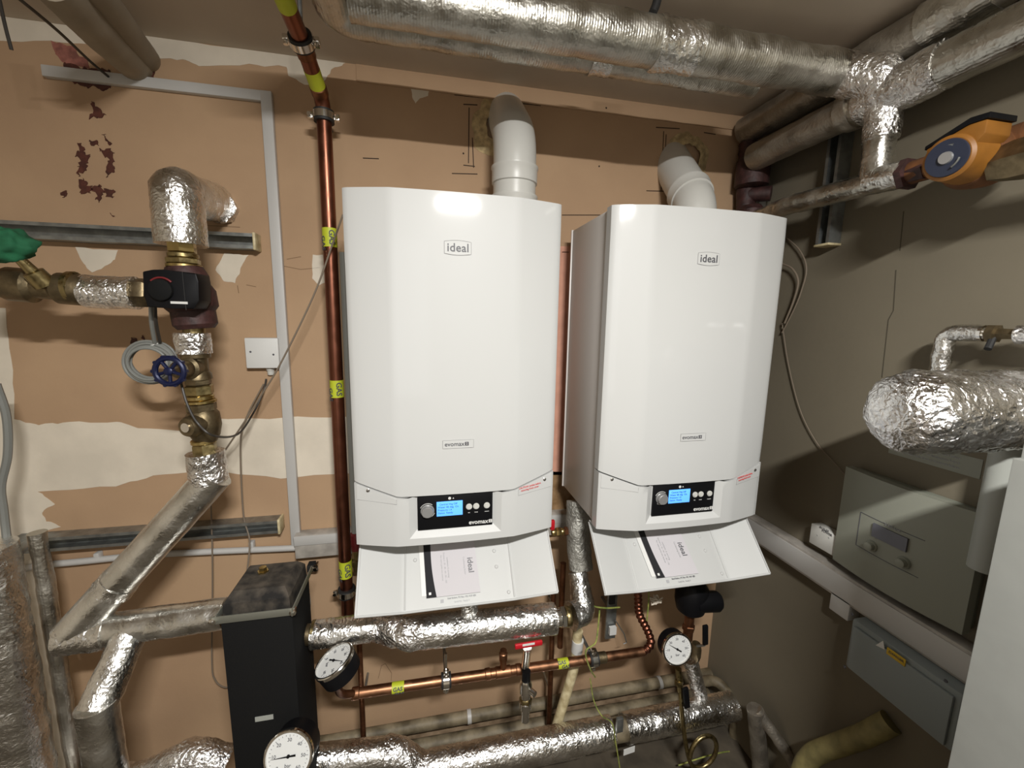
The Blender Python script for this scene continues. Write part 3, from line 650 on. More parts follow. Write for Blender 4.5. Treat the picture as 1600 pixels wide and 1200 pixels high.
# dark red fittings in the corner
rf = T('pipe_fitting', 'dark red rusty fittings in the corner above right boiler', A(1.075, 1.3, .3), 'fitting')
bm = MB(); bm.tube([A(1.085, 1.32, .60), A(1.085, 1.30, .30)], .030, 20, crinkle=.004, cs=40, step=.01); bm.build('riser', 'rust', rf)
MB().lathe(A(1.085, 1.29, .50), Z_, [(-.05, .03), (-.045, .052), (.035, .052), (.05, .035)], 20).build('collar', 'rust', rf)
MB().lathe(A(1.085, 1.28, .36), Z_, [(-.03, .03), (-.015, .042), (.015, .042), (.03, .03)], 20).build('collar', 'rust', rf)
MB().lathe(A(1.095, 1.25, .30), Z_, [(-.04, .03), (-.03, .046), (.01, .046), (.03, .025)], 20).build('collar', 'rust', rf)
MB().cyl(A(1.085, 1.30, .43), A(1.13, 1.25, .425), .024, 16).build('side_arm', 'rust', rf)
# cloth-lagged pipe, top left
lp = T('lagged_pipe', 'thick cloth lagged pipe entering wall at the top left corner', P(215, 105, W))
MB().tube([P(212, 104, W), P(155, 50, 1.18), P(70, -40, .98)], .038, 32, crinkle=.0008, cs=20, step=.01).build('cloth_lagging', 'cloth', lp)
MB().tube([P(232, 96, W + .01), P(190, 40, 1.2), P(130, -40, 1.02)], .030, 28, crinkle=.0008, cs=20, step=.01, seed=3).build('cloth_lagging', 'cloth', lp)
cable('ceiling_cable', 'dark cable along underside of the lagged pipe at top left', [P(20, -10, 1.0), P(90, 48, 1.12), P(140, 95, 1.28), P(172, 122, 1.35)], .003, 'dcable')
cable('hanging_cable', 'short dark cable end hanging at the top left edge', [P(-4, -15, 1.1), P(8, 40, 1.12), P(18, 78, 1.13)], .003, 'dcable')
hk = MB().tube([P(1032, -20, .9), P(1025, 8, .9), P(1020, 20, .9)], .009, 12).build('ceiling_hook', 'rubber'); tag(hk, 'small dark hanger on the ceiling above the foil ducts', 'hanger')
# ================================================================== left valve run
def nutstack(par, p, ax, items):
    ax = ax.normalized(); t = 0
    for kind, l, r, m in items:
        q = p + ax * t
        if kind == 'hex': MB().hexnut(q, ax, l, r).build('hex_nut', m, par)
        elif kind == 'ring': MB().lathe(q, ax, [(0, r * .93), (l * .2, r), (l * .8, r), (l, r * .93)], 28).build('ring', m, par)
        else: MB().cyl(q, q + ax * l, r, 24).build('pipe_length', m, par)
        t += l
yv = 1.12
E = T('foil_elbow', 'foil wrapped elbow turning from the wall down to the black valve', P(278, 300, yv))
MB().tube(smoothpath([P(334, 316, W), P(278, 300, yv) + Y_ * .03, P(276, 296, yv), P(284, 383, yv)], .03), .050, 40, crinkle=.002, cs=26, step=.006).build('foil_wrap', 'foil', E)
MB().tube([P(341, 322, W - .03), P(346, 326, W - .002)], .040, 32, crinkle=.006, cs=40, step=.004).build('foil_end', 'crumple', E)
U = T('pipe_union', 'brass union between foil elbow and the black valve', P(285, 400, yv), 'fitting')
pz = [P(284, 380, yv), P(288, 421, yv)]; ax = pz[1] - pz[0]; l = ax.length
nutstack(U, pz[0], ax, [('hex', l * .38, .028, 'bbrass'), ('ring', l * .2, .030, 'brass'), ('hex', l * .22, .034, 'brass'), ('ring', l * .16, .035, 'bbrass')])
V = T('valve_actuator', 'black motorised mixing valve with red arc on its knob', P(270, 450, yv), 'valve')
vc = P(296, 455, yv)
MB().lathe(P(288, 418, yv), P(303, 492, yv) - P(288, 418, yv), [(0, .036), (.02, .044), (.04, .044), (.055, .052), (.09, .052), (.10, .044), (.13, .044), (.14, .036)], 28).build('valve_body', 'rust', V)
MB().cyl(P(240, 455, yv), P(300, 455, yv), .034, 20).build('inlet', 'rust', V)
ac = P(272, 450, yv - .075)
vx = (P(310, 455, yv - .08) - P(230, 452, yv - .08)).normalized()
hb = MB().prism([P(222, 424, yv - .085), P(238, 421, yv - .085), P(255, 421, yv - .085), P(306, 427, yv - .085), P(310, 440, yv - .085), P(311, 470, yv - .085), P(303, 483, yv - .085), P(270, 482, yv - .085), P(230, 480, yv - .085), P(224, 460, yv - .085)], Y_ * .055, bev=.003).build('actuator_housing', 'black', V)
kc = P(252, 453, yv - .087)
kn = MB().lathe(kc, -Y_, [(0, .0225), (.006, .022), (.008, .019)], 36).build('adjusting_knob', 'blackm', hb)
MB().tube([kc + Vector((math.cos(a) * .0255, .001, math.sin(a) * .0255)) for a in [.7 + i * .11 for i in range(16)]], .0022, 8).build('red_arc', 'redcap', hb)
MB().box(P(280, 473, yv - .087), (.032, .001, .005), vx, Y_, Z_).build('name_plate', 'white', hb)
MB().box(P(288, 455, yv - .0865), (.0015, .001, .08), vx, Y_, Z_).build('seam', 'rubber', hb)
U2 = T('pipe_union', 'brass union directly beneath the black mixing valve', P(302, 500, yv), 'fitting')
pz = [P(301, 490, yv), P(304, 526, yv)]; ax = pz[1] - pz[0]; l = ax.length
nutstack(U2, pz[0], ax, [('ring', l * .2, .033, 'bbrass'), ('hex', l * .35, .029, 'brass'), ('cyl', l * .45, .022, 'brass')])
F2 = MB().tube([P(301, 520, yv), P(304, 552, yv)], .036, 36, crinkle=.004, cs=34, step=.004).build('foil_sleeve', 'crumple'); tag(F2, 'short crumpled foil sleeve above the blue handwheel', 'foil wrapping')
GV_ = T('gate_valve', 'bronze gate valve with blue handwheel below foil sleeve', P(305, 578, yv), 'valve')
pz = [P(305, 550, yv), P(309, 592, yv)]; ax = pz[1] - pz[0]; l = ax.length
MB().lathe(pz[0], ax, [(0, .031), (l * .2, .030), (l * .25, .024), (l * .7, .024), (l * .8, .029), (l, .030)], 24).build('valve_body', 'bronze', GV_)
wc = P(265, 580, yv - .09); bn = P(305, 574, yv)
da = (wc - bn)
MB().lathe(bn, da, [(0, .026), (.03, .026), (.035, .02), (.06, .02), (.062, .012), (da.length, .008)], 20).build('bonnet', 'bronze', GV_)
hw = MB(); axn, u, v = ortho(da); 
pr = [(.026 * 1, 0)]
hw.tube([wc + u * (math.cos(a * math.pi / 16) * .0285) + v * (math.sin(a * math.pi / 16) * .0285) for a in range(32)] + [wc + u * .0285 + v * .0001], .0058, 10)
for k in range(5):
    a = k * 2 * math.pi / 5 + .3; hw.tube([wc, wc + (u * math.cos(a) + v * math.sin(a)) * .028], .0038, 8)
for k in range(10):
    a = k * 2 * math.pi / 10; hw.lathe(wc + (u * math.cos(a) + v * math.sin(a)) * .032 - axn * .004, axn, [(0, .004), (.008, .004)], 8)
hw.lathe(wc - axn * .006, axn, [(0, .009), (.012, .009), (.014, .006)], 12)
hw.build('handwheel', 'blue', GV_)
U3 = T('pipe_union', 'stack of brass hex nuts under the blue handwheel valve', P(315, 610, yv), 'fitting')
pz = [P(309, 590, yv), P(316, 642, yv)]; ax = pz[1] - pz[0]; l = ax.length
nutstack(U3, pz[0], ax, [('hex', l * .22, .027, 'bronze'), ('hex', l * .3, .030, 'brass'), ('ring', l * .14, .028, 'bbrass'), ('ring', l * .10, .032, 'bbrass'), ('hex', l * .24, .032, 'bronze')])
SV = T('strainer', 'bronze strainer with round side cap below the brass nuts', P(315, 665, yv), 'valve')
MB().lathe(P(316, 640, yv), P(323, 690, yv) - P(316, 640, yv), [(0, .027), (.01, .034), (.04, .036), (.065, .030), (.08, .022)], 24).build('body', 'bronze', SV)
a = P(322, 660, yv); b = P(291, 668, yv - .05); MB().lathe(a, b - a, [(0, .026), ((b - a).length - .008, .025), ((b - a).length, .021)], 24).build('side_arm', 'bronze', SV)
MB().lathe(b, b - a, [(-.004, .012), (.004, .011)], 16).build('cap_plate', 'chrome', SV)
U4 = T('pipe_union', 'brass nut just above the lower foil bend on the left', P(320, 697, yv), 'fitting')
pz = [P(318, 686, yv), P(322, 712, yv)]; ax = pz[1] - pz[0]; l = ax.length
nutstack(U4, pz[0], ax, [('ring', l * .25, .027, 'bbrass'), ('hex', l * .75, .026, 'brass')])
FD = T('foil_pipe', 'sloping foil wrapped pipe running down left then into the black header', P(200, 860, yv))
pA, pB, pC, pD = P(320, 706, yv), P(328, 752, yv), P(108, 962, yv - .03), P(346, 968, 1.08)
hd_z = P(200, 982, 1.08).z
pC = Vector((P(108, 975, 1.08).x, 1.08, hd_z)); pD = Vector((-.475, 1.08, hd_z + .012))
MB().tube(smoothpath([pA, pB], .02), .041, 40, crinkle=.0026, cs=32, step=.005).build('foil_bend', 'crumple', FD)
MB().tube([pB + (pB - pC).normalized() * .02, pC], .040, 40, crinkle=.0007, cs=24, step=.008, seed=3).build('foil_wrap', 'smooth', FD)
MB().tube([pB.lerp(pC, .66), pB.lerp(pC, .72)], .042, 40, crinkle=.003, cs=40, step=.005).build('taped_joint', 'foil', FD)
MB().tube([pC - X_ * .015, pC + X_ * .08], .041, 40, crinkle=.0035, cs=34, step=.005).build('foil_bend', 'foil', FD)
MB().tube([pC, pC.lerp(pD, .93)], .038, 40, crinkle=.0015, cs=26, step=.007, seed=8).build('foil_wrap', 'smooth', FD)
MB().hexnut(pD - X_ * .03, X_, .04, .03).build('hex_nut', 'bronze', FD)
bs = pC.lerp(pD, .36)
FB = T('foil_pipe', 'bright foil branch dropping forward from the left horizontal pipe', bs)
b1_ = P(152, 1108, .98); b2_ = b1_ - Z_ * .35
MB().tube([bs, b1_], .036, 40, crinkle=.002, cs=30, step=.006, seed=2).build('foil_wrap', 'foil', FB)
MB().tube([b1_ + Z_ * .015, b2_], .037, 40, crinkle=.0012, cs=26, step=.007, seed=6).build('foil_wrap', 'smooth', FB)
FE = T('foil_pipe', 'tall wide foil pipe at the lower left edge', P(30, 1000, 1.15))
q0 = P(-24, 855, 1.15)
MB().tube([q0, Vector((q0.x - .005, 1.15, q0.z - .9))], .055, 40, crinkle=.003, cs=18, step=.008).build('foil_wrap', 'foil', FE)
MB().tube([q0 + Vector((.058, .06, 0)), q0 + Vector((.053, .06, -.9))], .018, 30, crinkle=.002, cs=20, step=.01, seed=4).build('foil_wrap', 'duct', FE)
MB().tube(smoothpath([P(18, 885, 1.22), P(26, 862, 1.24), P(52, 846, 1.29)], .03), .013, 20, crinkle=.001, cs=20, step=.01).build('elbow', 'steel', FE)
FG = T('foil_pipe', 'crumpled foil pipe at the bottom left beside black header', P(270, 1195, 1.15))
MB().tube(smoothpath([P(60, 1245, 1.15), P(220, 1222, 1.15), P(300, 1180, 1.12), P(352, 1193, 1.12)], .06), .045, 40, crinkle=.004, cs=24, step=.006).build('foil_wrap', 'crumple', FG)
# horizontal run going left from the valve
HR = T('foil_sleeve', 'short foil sleeve left of the black mixing valve', P(170, 455, yv), 'foil wrapping')
MB().tube([P(135, 456, yv), P(214, 458, yv)], .036, 40, crinkle=.002, cs=30, step=.005).build('foil_wrap', 'crumple', HR)
HN = T('pipe_union', 'dark bronze nut between foil sleeve and black valve', P(218, 458, yv), 'fitting')
MB().hexnut(P(208, 457, yv), X_, .035, .033).build('hex_nut', 'bronze', HN)
BV = T('ball_valve', 'bronze valves with long brass stem at the left edge', P(60, 445, yv), 'valve')
a = P(-30, 440, yv); b = P(134, 454, yv); ax = (b - a)
MB().lathe(a, ax, [(0, .03), (.04, .03), (.05, .036), (.09, .036), (.10, .026), (.13, .026), (.14, .034), (.19, .034), (.2, .028), (.25, .030), (.26, .03), (ax.length, .030)], 24).build('valve_body', 'bronze', BV)
MB().lathe(P(108, 450, yv), X_, [(0, .028), (.005, .036), (.014, .036), (.018, .03)], 24).build('collar', 'brass', BV)
a = P(72, 445, yv - .02); b = P(28, 402, yv - .05)
MB().lathe(a, b - a, [(0, .02), (.03, .018), (.032, .011), ((b - a).length, .009)], 16).build('stem', 'brass', BV)
gc = T('cloth_rag', 'green cloth bundled at left edge below the upper steel channel', P(15, 385, yv - .05), 'cloth')
bm = MB(); bmesh.ops.create_icosphere(bm.bm, subdivisions=4, radius=1)
cc = P(6, 383, yv - .05)
for v_ in bm.bm.verts:
    n0 = v_.co.copy(); h_ = 1 + .25 * noise.noise(n0 * 2.2) + .12 * abs(noise.noise(n0 * 6)); v_.co = cc + Vector((n0.x * .05 * h_, n0.y * .03 * h_, n0.z * .034 * h_))
bm.build('bundle', 'green', gc, smooth=89)
# coil of grey cable and leads
cl = T('cable_coil', 'coil of grey cable tied behind the blue handwheel', P(240, 565, yv), 'cable')
c0 = P(237, 566, yv + .03); bm = MB()
for k in range(7):
    rr = .036 + .004 * (k % 4); off = Vector((random.uniform(-.004, .004), k * .004 - .014, random.uniform(-.004, .004)))
    bm.tube([c0 + off + Vector((math.cos(t * .2) * rr * 1.12, math.sin(t * .4 + k) * .002, math.sin(t * .2) * rr * 1.05)) for t in range(33)], .0034, 8)
bm.build('loops', 'gcable', cl)
MB().tube([c0 + Vector((.012 + .010 * math.cos(t * .5), .010 * math.sin(t * .5) - .0, .042 + .004 * math.cos(t * .5))) for t in range(14)], .002, 6).build('cable_tie', 'white', cl)
cable('valve_lead', 'grey lead running from black valve down to cable coil', [P(236, 478, yv - .03), P(237, 505, yv - .01), P(242, 535, yv + .02)], .0045, 'gcable')
cable('valve_lead', 'black lead running from black valve down to cable coil', [P(242, 478, yv - .04), P(244, 505, yv - .02), P(250, 535, yv + .02)], .0035, 'dcable')
cable('looping_cable', 'dark cable looping below strainer up to the white socket box', [P(282, 595, yv - .06), P(292, 630, yv - .07), P(308, 660, yv - .07), P(335, 681, yv - .06), P(372, 678, 1.22), P(396, 645, 1.3), P(412, 610, 1.34), P(416, 592, 1.345)], .0028, 'dcable')
cable('diagonal_cable', 'thin brown cable slanting from white socket box across gas pipe', [P(330, 735, 1.3), P(376, 668, 1.26), P(410, 615, 1.25), P(440, 565, 1.24), P(490, 462, 1.23), P(520, 380, 1.22), P(536, 335, 1.2)], .0024, 'bcable')
cable('hanging_cable', 'thin grey cable hanging down left of the black header', [P(326, 735, 1.33), P(330, 800, 1.33), P(332, 900, 1.33), P(331, 1030, 1.33), P(336, 1062, 1.33), P(352, 1074, 1.33), P(368, 1066, 1.33)], .0022, 'bcable')
cable('hanging_cable', 'thin grey cable hanging to the back of the black header', [P(412, 600, 1.345), P(386, 650, 1.335), P(376, 690, 1.33), P(380, 800, 1.33), P(390, 845, 1.31), P(386, 895, 1.28)], .0022, 'bcable')
cable('edge_cable', 'thick grey cable curving down the left edge', [P(-6, 600, 1.2), P(10, 650, 1.2), P(12, 710, 1.2), P(2, 760, 1.2), P(6, 800, 1.2), P(14, 870, 1.2)], .008, 'gcable')
cable('strap_cable', 'pale cable bowed out on right side of black header', [P(476, 905, 1.17), P(484, 935, 1.15), P(482, 955, 1.13), P(470, 968, 1.10)], .0025, 'bcable')
# socket box
sb = T('switch_box', 'white square electrical box right of the blue handwheel valve', P(408, 552, W), 'switch')
bx = Vector((P(409, 552, W - .03).x, W - .004, P(409, 552, W - .03).z))
MB().box(bx, (.088, .036, .088), bev=.004).build('back_box', 'trunk', sb)
cpn = MB().box(bx - Y_ * .021, (.088, .007, .088), bev=.003).build('cover_plate', 'white', sb)
for dx in (-.03, .03): MB().lathe(bx + Vector((dx, -.0245, -.004 * (1 if dx > 0 else -1))), -Y_, [(0, .003), (.0012, .002)], 10).build('screw', 'ink', cpn)
MB().lathe(bx + Vector((.012, 0, -.044)), -Z_, [(0, .012), (.008, .012), (.01, .010), (.022, .009), (.024, .006)], 14).build('cable_gland', 'wplastic', sb)
# bolt clamp
bc = T('beam_clamp', 'small steel bolt and clip right of black header', P(490, 886, W), 'clamp')
MB().box(P(487, 885, 1.335), (.022, .03, .022), bev=.002).build('bracket', 'rubber', bc)
MB().lathe(P(493, 887, 1.32), -Y_, [(-.03, .004), (0, .004), (0, .010), (.006, .010), (.007, .006), (.012, .005)], 12).build('bolt', 'chrome', bc)
# ================================================================== black header box
HB = T('header_box', 'tall black insulated header with dusty lid at the bottom left', A(-.385, 1.08, -1.3), 'heating header')
bx0, bx1, by0, by1, zt = -.466, -.314, .975, 1.125, -.692
MB().box(A((bx0 + bx1) / 2, (by0 + by1) / 2, (zt - 1.45) / 2), (bx1 - bx0, by1 - by0, 1.45 + zt), bev=.004).build('shell', 'blackm', HB)
lz = zt + .052; bm = MB()
def lring(i, z, j=0): return [bm.bm.verts.new(p) for p in (A(bx0 + i, by0 + i + j, z), A(bx1 - i, by0 + i + j, z), A(bx1 - i, by1 - i, z), A(bx0 + i, by1 - i, z))]
bm.skin([lring(.004, zt - .002), lring(.006, zt + .034), lring(.014, zt + .045, .004), lring(.020, lz, .006)]); lid = bm.build('lid', 'dusty', HB, smooth=20)
vc_ = P(412, 904, 1.07); vc_.z = H + lz
MB().lathe(vc_, Z_, [(0, .013), (.004, .013), (.004, .009), (.013, .009), (.014, .004)], 6).build('air_vent', 'bbrass', lid)
MB().box(A((bx0 + bx1) / 2 - .005, by0 - .004, zt + .003), (bx1 - bx0 + .025, .003, .018), bev=.0005).build('clasp_bar', 'dsteel', HB)
MB().box(A(bx1 + .004, (by0 + by1) / 2, zt + .006), (.003, by1 - by0 + .03, .016), bev=.0005).build('clasp_bar', 'dsteel', HB)
MB().box(A(bx0 - .006, (by0 + by1) / 2, zt + .006), (.003, by1 - by0 + .01, .018), bev=.0005).build('clasp_bar', 'dsteel', HB)
for x in (bx0 - .012, bx1 + .004): MB().lathe(A(x, by0 - .005, zt + .003), -Y_, [(-.012, .005), (0, .005), (0, .008), (.005, .008), (.006, .004), (.010, .004)], 8).build('clasp_bolt', 'chrome', HB)
MB().box(P(413, 1122, by0 - .0015), (.040, .002, .012)).build('name_plate', 'conduit', HB)
# gauges
def gauge(lab, c, n, r, depth, needle, cat='pressure gauge', roll=0):
    n = n.normalized(); R = T('pressure_gauge', lab, c, cat)
    rt = Z_.cross(-n); rt = rt.normalized() if rt.length > .01 else X_; rt = -rt if rt.x < 0 else rt
    up = n.cross(rt); up = -up if up.z < 0 else up
    if roll: rt, up = rt * math.cos(roll) + up * math.sin(roll), up * math.cos(roll) - rt * math.sin(roll)
    MB().lathe(c - n * depth, n, [(0, r * .55), (.004, r * .93), (depth - .006, r * .97), (depth, r * .97)], 40).build('case', 'black', R)
    MB().lathe(c - n * .005, n, [(0, r), (.008, r), (.010, r * .97), (.010, r * .90), (.006, r * .88)], 44, cap=False).build('bezel', 'chrome', R)
    d = MB().lathe(c, n, [(0, r * .9), (.001, r * .9)], 40).build('dial', 'glass', R)
    for k in range(25):
        a = math.radians(225 - k * 270 / 24); dv = rt * math.cos(a) + up * math.sin(a); L_ = .1 if k % 4 == 0 else .05
        MB().box(c + n * .0016 + dv * r * (.80 - L_ / 2), (r * L_, .0006, .0006), dv, dv.cross(n), n).build('tick', 'ink', d)
    for k in range(7):
        a = math.radians(225 - k * 45); dv = rt * math.cos(a) + up * math.sin(a); text(str(k * 10), r * .19, c + n * .0016 + dv * r * .60, rt, up, 'ink', d, 'numeral')
    text('bar', r * .2, c + n * .0016 - up * r * .35, rt, up, 'ink', d)
    a = math.radians(needle); dv = rt * math.cos(a) + up * math.sin(a); sd = dv.cross(n)
    MB().prism([c + n * .003 - dv * r * .30 + sd * r * .04, c + n * .003 - dv * r * .30 - sd * r * .04, c + n * .003 + dv * r * .72], n * .0008).build('needle', 'black', R)
    MB().lathe(c + n * .0016, n, [(0, r * .07), (.003, r * .06)], 14).build('pivot', 'black', R)
    return R
g1 = P(522, 1033, .985)
G1 = gauge('black cased gauge tilted upwards right of the black header', g1, Vector((-.42, -.04, .90)), .050, .046, 50)
MB().tube(smoothpath([g1 - Vector((-.42, -.04, .90)).normalized() * .034, P(527, 1074, 1.06), P(533, 1086, 1.08), P(560, 1083, 1.10)], .03), .0105, 14).build('stem', 'tcopper', G1)
G2 = gauge('black cased gauge at the bottom edge in front of header', P(451, 1181, .895), Vector((-.10, -.9, .35)), .054, .060, 186)
G3 = gauge('round white dial gauge beneath the right boiler', P(1058, 1014, 1.05), Vector((-.05, -1, .22)), .051, .042, 148)
# ================================================================== foil runs under the boilers
yh = 1.075
HBn = T('pipe_union', 'brass hex nut where foil pipe leaves the black header', P(470, 985, yh), 'fitting')
zc = P(520, 988, yh).z
nutstack(HBn, Vector((-.315, yh, zc + .003)), X_, [('cyl', .012, .026, 'bronze'), ('ring', .012, .034, 'brass'), ('hex', .036, .031, 'brass'), ('ring', .008, .03, 'bronze')])
FM = T('foil_pipe', 'crumpled foil pipe below the left boiler with offset bend', P(700, 990, yh))
m0 = Vector((P(487, 985, yh).x, yh, zc)); m1 = Vector((P(598, 978, yh).x, yh, zc)); m2 = P(640, 990, 1.03); m3 = P(866, 966, 1.03)
MB().tube([m0, m1 - X_ * .03], .036, 40, crinkle=.0022, cs=30, step=.005).build('foil_wrap', 'foil', FM)
MB().tube(smoothpath([m1 - X_ * .035, m1, m2 - X_ * .01, m2 + X_ * .04], .03), lambda t: .036 + .007 * t, 44, crinkle=.0045, cs=30, step=.005, seed=3).build('foil_bend', 'crumple', FM)
MB().tube([m2 + X_ * .03, m3], .0425, 56, crinkle=.0014, cs=70, step=.0035, seed=5).build('foil_wrap', 'foil', FM)
up1 = P(733, 962, 1.045)
MB().tube([up1 - Z_ * .02, up1 + Z_ * .10], .025, 30, crinkle=.0022, cs=34, step=.005).build('foil_branch', 'foil', FM)
UN = T('pipe_union', 'nickel union at the right end of crumpled foil pipe', m3, 'fitting')
nutstack(UN, m3 - X_ * .004, X_, [('cyl', .022, .024, 'chrome'), ('hex', .014, .030, 'chrome'), ('ring', .016, .028, 'brass')])
FR = T('foil_pipe', 'foil wrapped elbow rising between the two boilers', P(908, 960, 1.04))
e0 = P(893, 962, 1.04)
e1_ = Vector((P(912, 958, 1.05).x, 1.05, e0.z)); 
MB().tube(smoothpath([e0 - X_ * .002, e1_, P(905, 905, 1.10), P(902, 893, 1.11)], .03), lambda t: .040 - .012 * t, 40, crinkle=.003, cs=36, step=.004, seed=9).build('foil_wrap', 'foil', FR)
MB().tube([P(908, 890, 1.12), P(905, 868, 1.13)], .014, 16).build('copper_stub', 'tcopper', FR)
LG = T('lagged_pipe', 'rough grey lagged pipe between the boilers above foil elbow', P(905, 840, 1.13))
lz0 = P(907, 888, 1.13); MB().tube([lz0, P(903, 830, 1.16), P(903, 783, 1.19)], .037, 36, crinkle=.003, cs=28, step=.006).build('lagging', 'lag', LG)
RV = T('ball_valve', 'brass valve with red handle between the two boilers', P(875, 833, 1.16), 'valve')
a = P(862, 832, 1.16)
nutstack(RV, a, X_, [('ring', .012, .012, 'bbrass'), ('hex', .018, .014, 'bbrass'), ('ring', .010, .011, 'bbrass'), ('hex', .012, .014, 'tcopper')])
MB().box(P(863, 820, 1.145), (.014, .012, .032), bev=.003).build('handle', 'redlever', RV)
# large foil pipe at the bottom
yb_ = 1.12
BF = T('foil_pipe', 'long foil main running right along the bottom beneath gauges', P(800, 1165, yb_))
n0 = P(492, 1188, yb_); n1 = P(612, 1176, yb_); n2 = P(655, 1196, yb_ - .02); n3 = P(985, 1138, yb_ - .02); n4 = P(1138, 1104, yb_)
zz = P(900, 1153, yb_ - .02).z
n2.z = zz; n3.z = zz; n2 = Vector((n2.x, n3.y, zz))
MB().tube([n0, n1], .042, 44, crinkle=.0014, cs=28, step=.006).build('foil_wrap', 'foil', BF)
MB().tube(smoothpath([n1 - X_ * .02, n1 + X_ * .01, n2, n2 + X_ * .04], .03), .045, 44, crinkle=.004, cs=28, step=.005, seed=3).build('foil_bend', 'crumple', BF)
MB().tube([n2 + X_ * .03, Vector((P(955, 1143, yb_ - .02).x, n3.y, zz))], .046, 56, crinkle=.0013, cs=65, step=.004, seed=5).build('foil_wrap', 'foil', BF)
MB().tube([Vector((P(955, 1143, yb_ - .02).x, n3.y, zz)), Vector((P(975, 1140, yb_ - .02).x, n3.y, zz))], .036, 30).build('bare_pipe', 'oldpipe', BF)
MB().tube([Vector((P(975, 1140, yb_ - .02).x, n3.y, zz)), Vector((n4.x, n3.y, zz + .004))], .045, 44, crinkle=.002, cs=32, step=.006, seed=8).build('foil_wrap', 'foil', BF)
MB().tube([n2 + Vector((.0, .05, -.10)), n2 + Vector((.55, .05, -.10))], .030, 36, crinkle=.001, cs=26, step=.008, seed=4).build('lower_foil', 'foil', BF)
MB().box(P(968, 1132, yb_ - .07), (.022, .012, .05), bev=.002).build('clip', 'steel', BF)
MB().box(P(983, 1173, yb_ - .05), (.040, .002, .022), Vector((1, 0, .15)).normalized(), Y_, Z_).build('paper_tag', 'white', BF)
UB = T('pipe_union', 'brass ring at the left end of bottom foil main', P(492, 1188, yb_), 'fitting')
MB().lathe(n0 - X_ * .02, X_, [(0, .036), (.004, .040), (.02, .040), (.024, .036)], 28).build('ring', 'brass', UB)
FU = T('foil_pipe', 'short foil riser behind the right dial gauge', P(1090, 1075, 1.14))
ur = P(1082, 1048, 1.14)
MB().tube([P(1078, 1030, 1.15), P(1100, 1110, 1.12)], .026, 36, crinkle=.003, cs=34, step=.005).build('foil_wrap', 'crumple', FU)
# copper gas pipe, horizontal
yg = 1.10
GH = T('gas_pipe', 'horizontal copper gas pipe passing below both boilers', P(780, 1050, yg))
a = P(552, 1084, yg); b = P(1005, 1018, yg)
gzs = a.z, b.z
MB().tube([a, b], .0145, 24).build('pipe', 'copper', GH)
dg = (b - a).normalized()
def along(px): # point on pipe at pixel column
    t = (px - 552) / (1005 - 552.); 
    # perspective-correct by bisection
    lo, hi = 0., 1.
    for _ in range(30):
        m = (lo + hi) / 2; p = a.lerp(b, m) - Vector((0, 0, H)); u_ = p.dot(CR) / p.dot(CF) * FPX + 800
        if u_ < px: lo = m
        else: hi = m
    return a.lerp(b, lo)
for px, l in ((556, .022), (762, .018), (810, .018), (940, .03)):
    MB().lathe(along(px) - dg * l / 2, dg, [(0, .0148), (.002, .0168), (l - .002, .0168), (l, .0148)], 24).build('coupling', 'copper' if px != 940 else 'bronze', GH)
MB().lathe(along(786) - dg * .024, dg, [(0, .0148), (.002, .0168), (.046, .0168), (.048, .0148)], 24).build('tee', 'copper', GH)
MB().cyl(along(786), along(786) + Z_ * .075, .010, 16).build('tee_branch', 'copper', GH)
MB().lathe(along(786) + Z_ * .04, Z_, [(0, .0102), (.002, .0125), (.025, .0125), (.027, .0102)], 18).build('coupling', 'copper', GH)
c_ = clip(GH, along(697), dg, .0145, Y_, W - yg)
MB().cyl(along(697) + Z_ * .02, along(697) + Z_ * .09, .004, 10).build('clip_rod', 'chrome', c_)
clip(GH, along(927), dg, .0145, Y_, W - yg)
fdir = Vector((0, -1, .55)).normalized()
gaslabel(GH, along(622), dg, .0145, .034, [('GAS', 0, .1), ('GAS', .004, .95)], fdir, False)
gaslabel(GH, along(879), dg, .0145, .034, [('GAS', -.006, -.35), ('GAS', .006, .45)], fdir, False)
# corrugated flexible copper up to the right boiler
fx = smoothpath([b - dg * .085, b + dg * .008, P(1019, 1005, yg), P(1012, 985, 1.12), P(998, 960, 1.14), P(996, 900, 1.16), P(996, 870, 1.16)], .02)
MB().tube(fx, lambda t: .0125 + .0013 * math.sin(t * 2 * math.pi * 30), 20, step=.0013).build('corrugated_hose', 'dcopper', GH)
# small vertical copper pipes behind
def vpipe(lab, x0, y0, x1, y1, d, r, m, grp=None):
    a_, b_ = P(x0, y0, d), Vector((P(x0, y0, d).x, d, P(x1, y1, d).z)); o = thing('copper_pipe', lab, 'pipe', b_)
    MB().cyl(a_, b_, r, 14).build('pipe', m, o); MB().cyl(b_.lerp(a_, .3), b_.lerp(a_, .3) + Y_ * (W - d), .004, 8).build('wall_stud', 'steel', o); return o
vpipe('thin copper pipe crossing behind the left end of gas pipe', 561, 995, 568, 1155, 1.22, .0085, 'tcopper')
vpipe('thin copper pipe dropping left of the cream plastic pipe', 866, 900, 866, 1150, 1.26, .0095, 'tcopper')
vpipe('thin copper pipe dropping right beside another copper pipe under boilers', 880, 880, 880, 1010, 1.22, .010, 'tcopper')
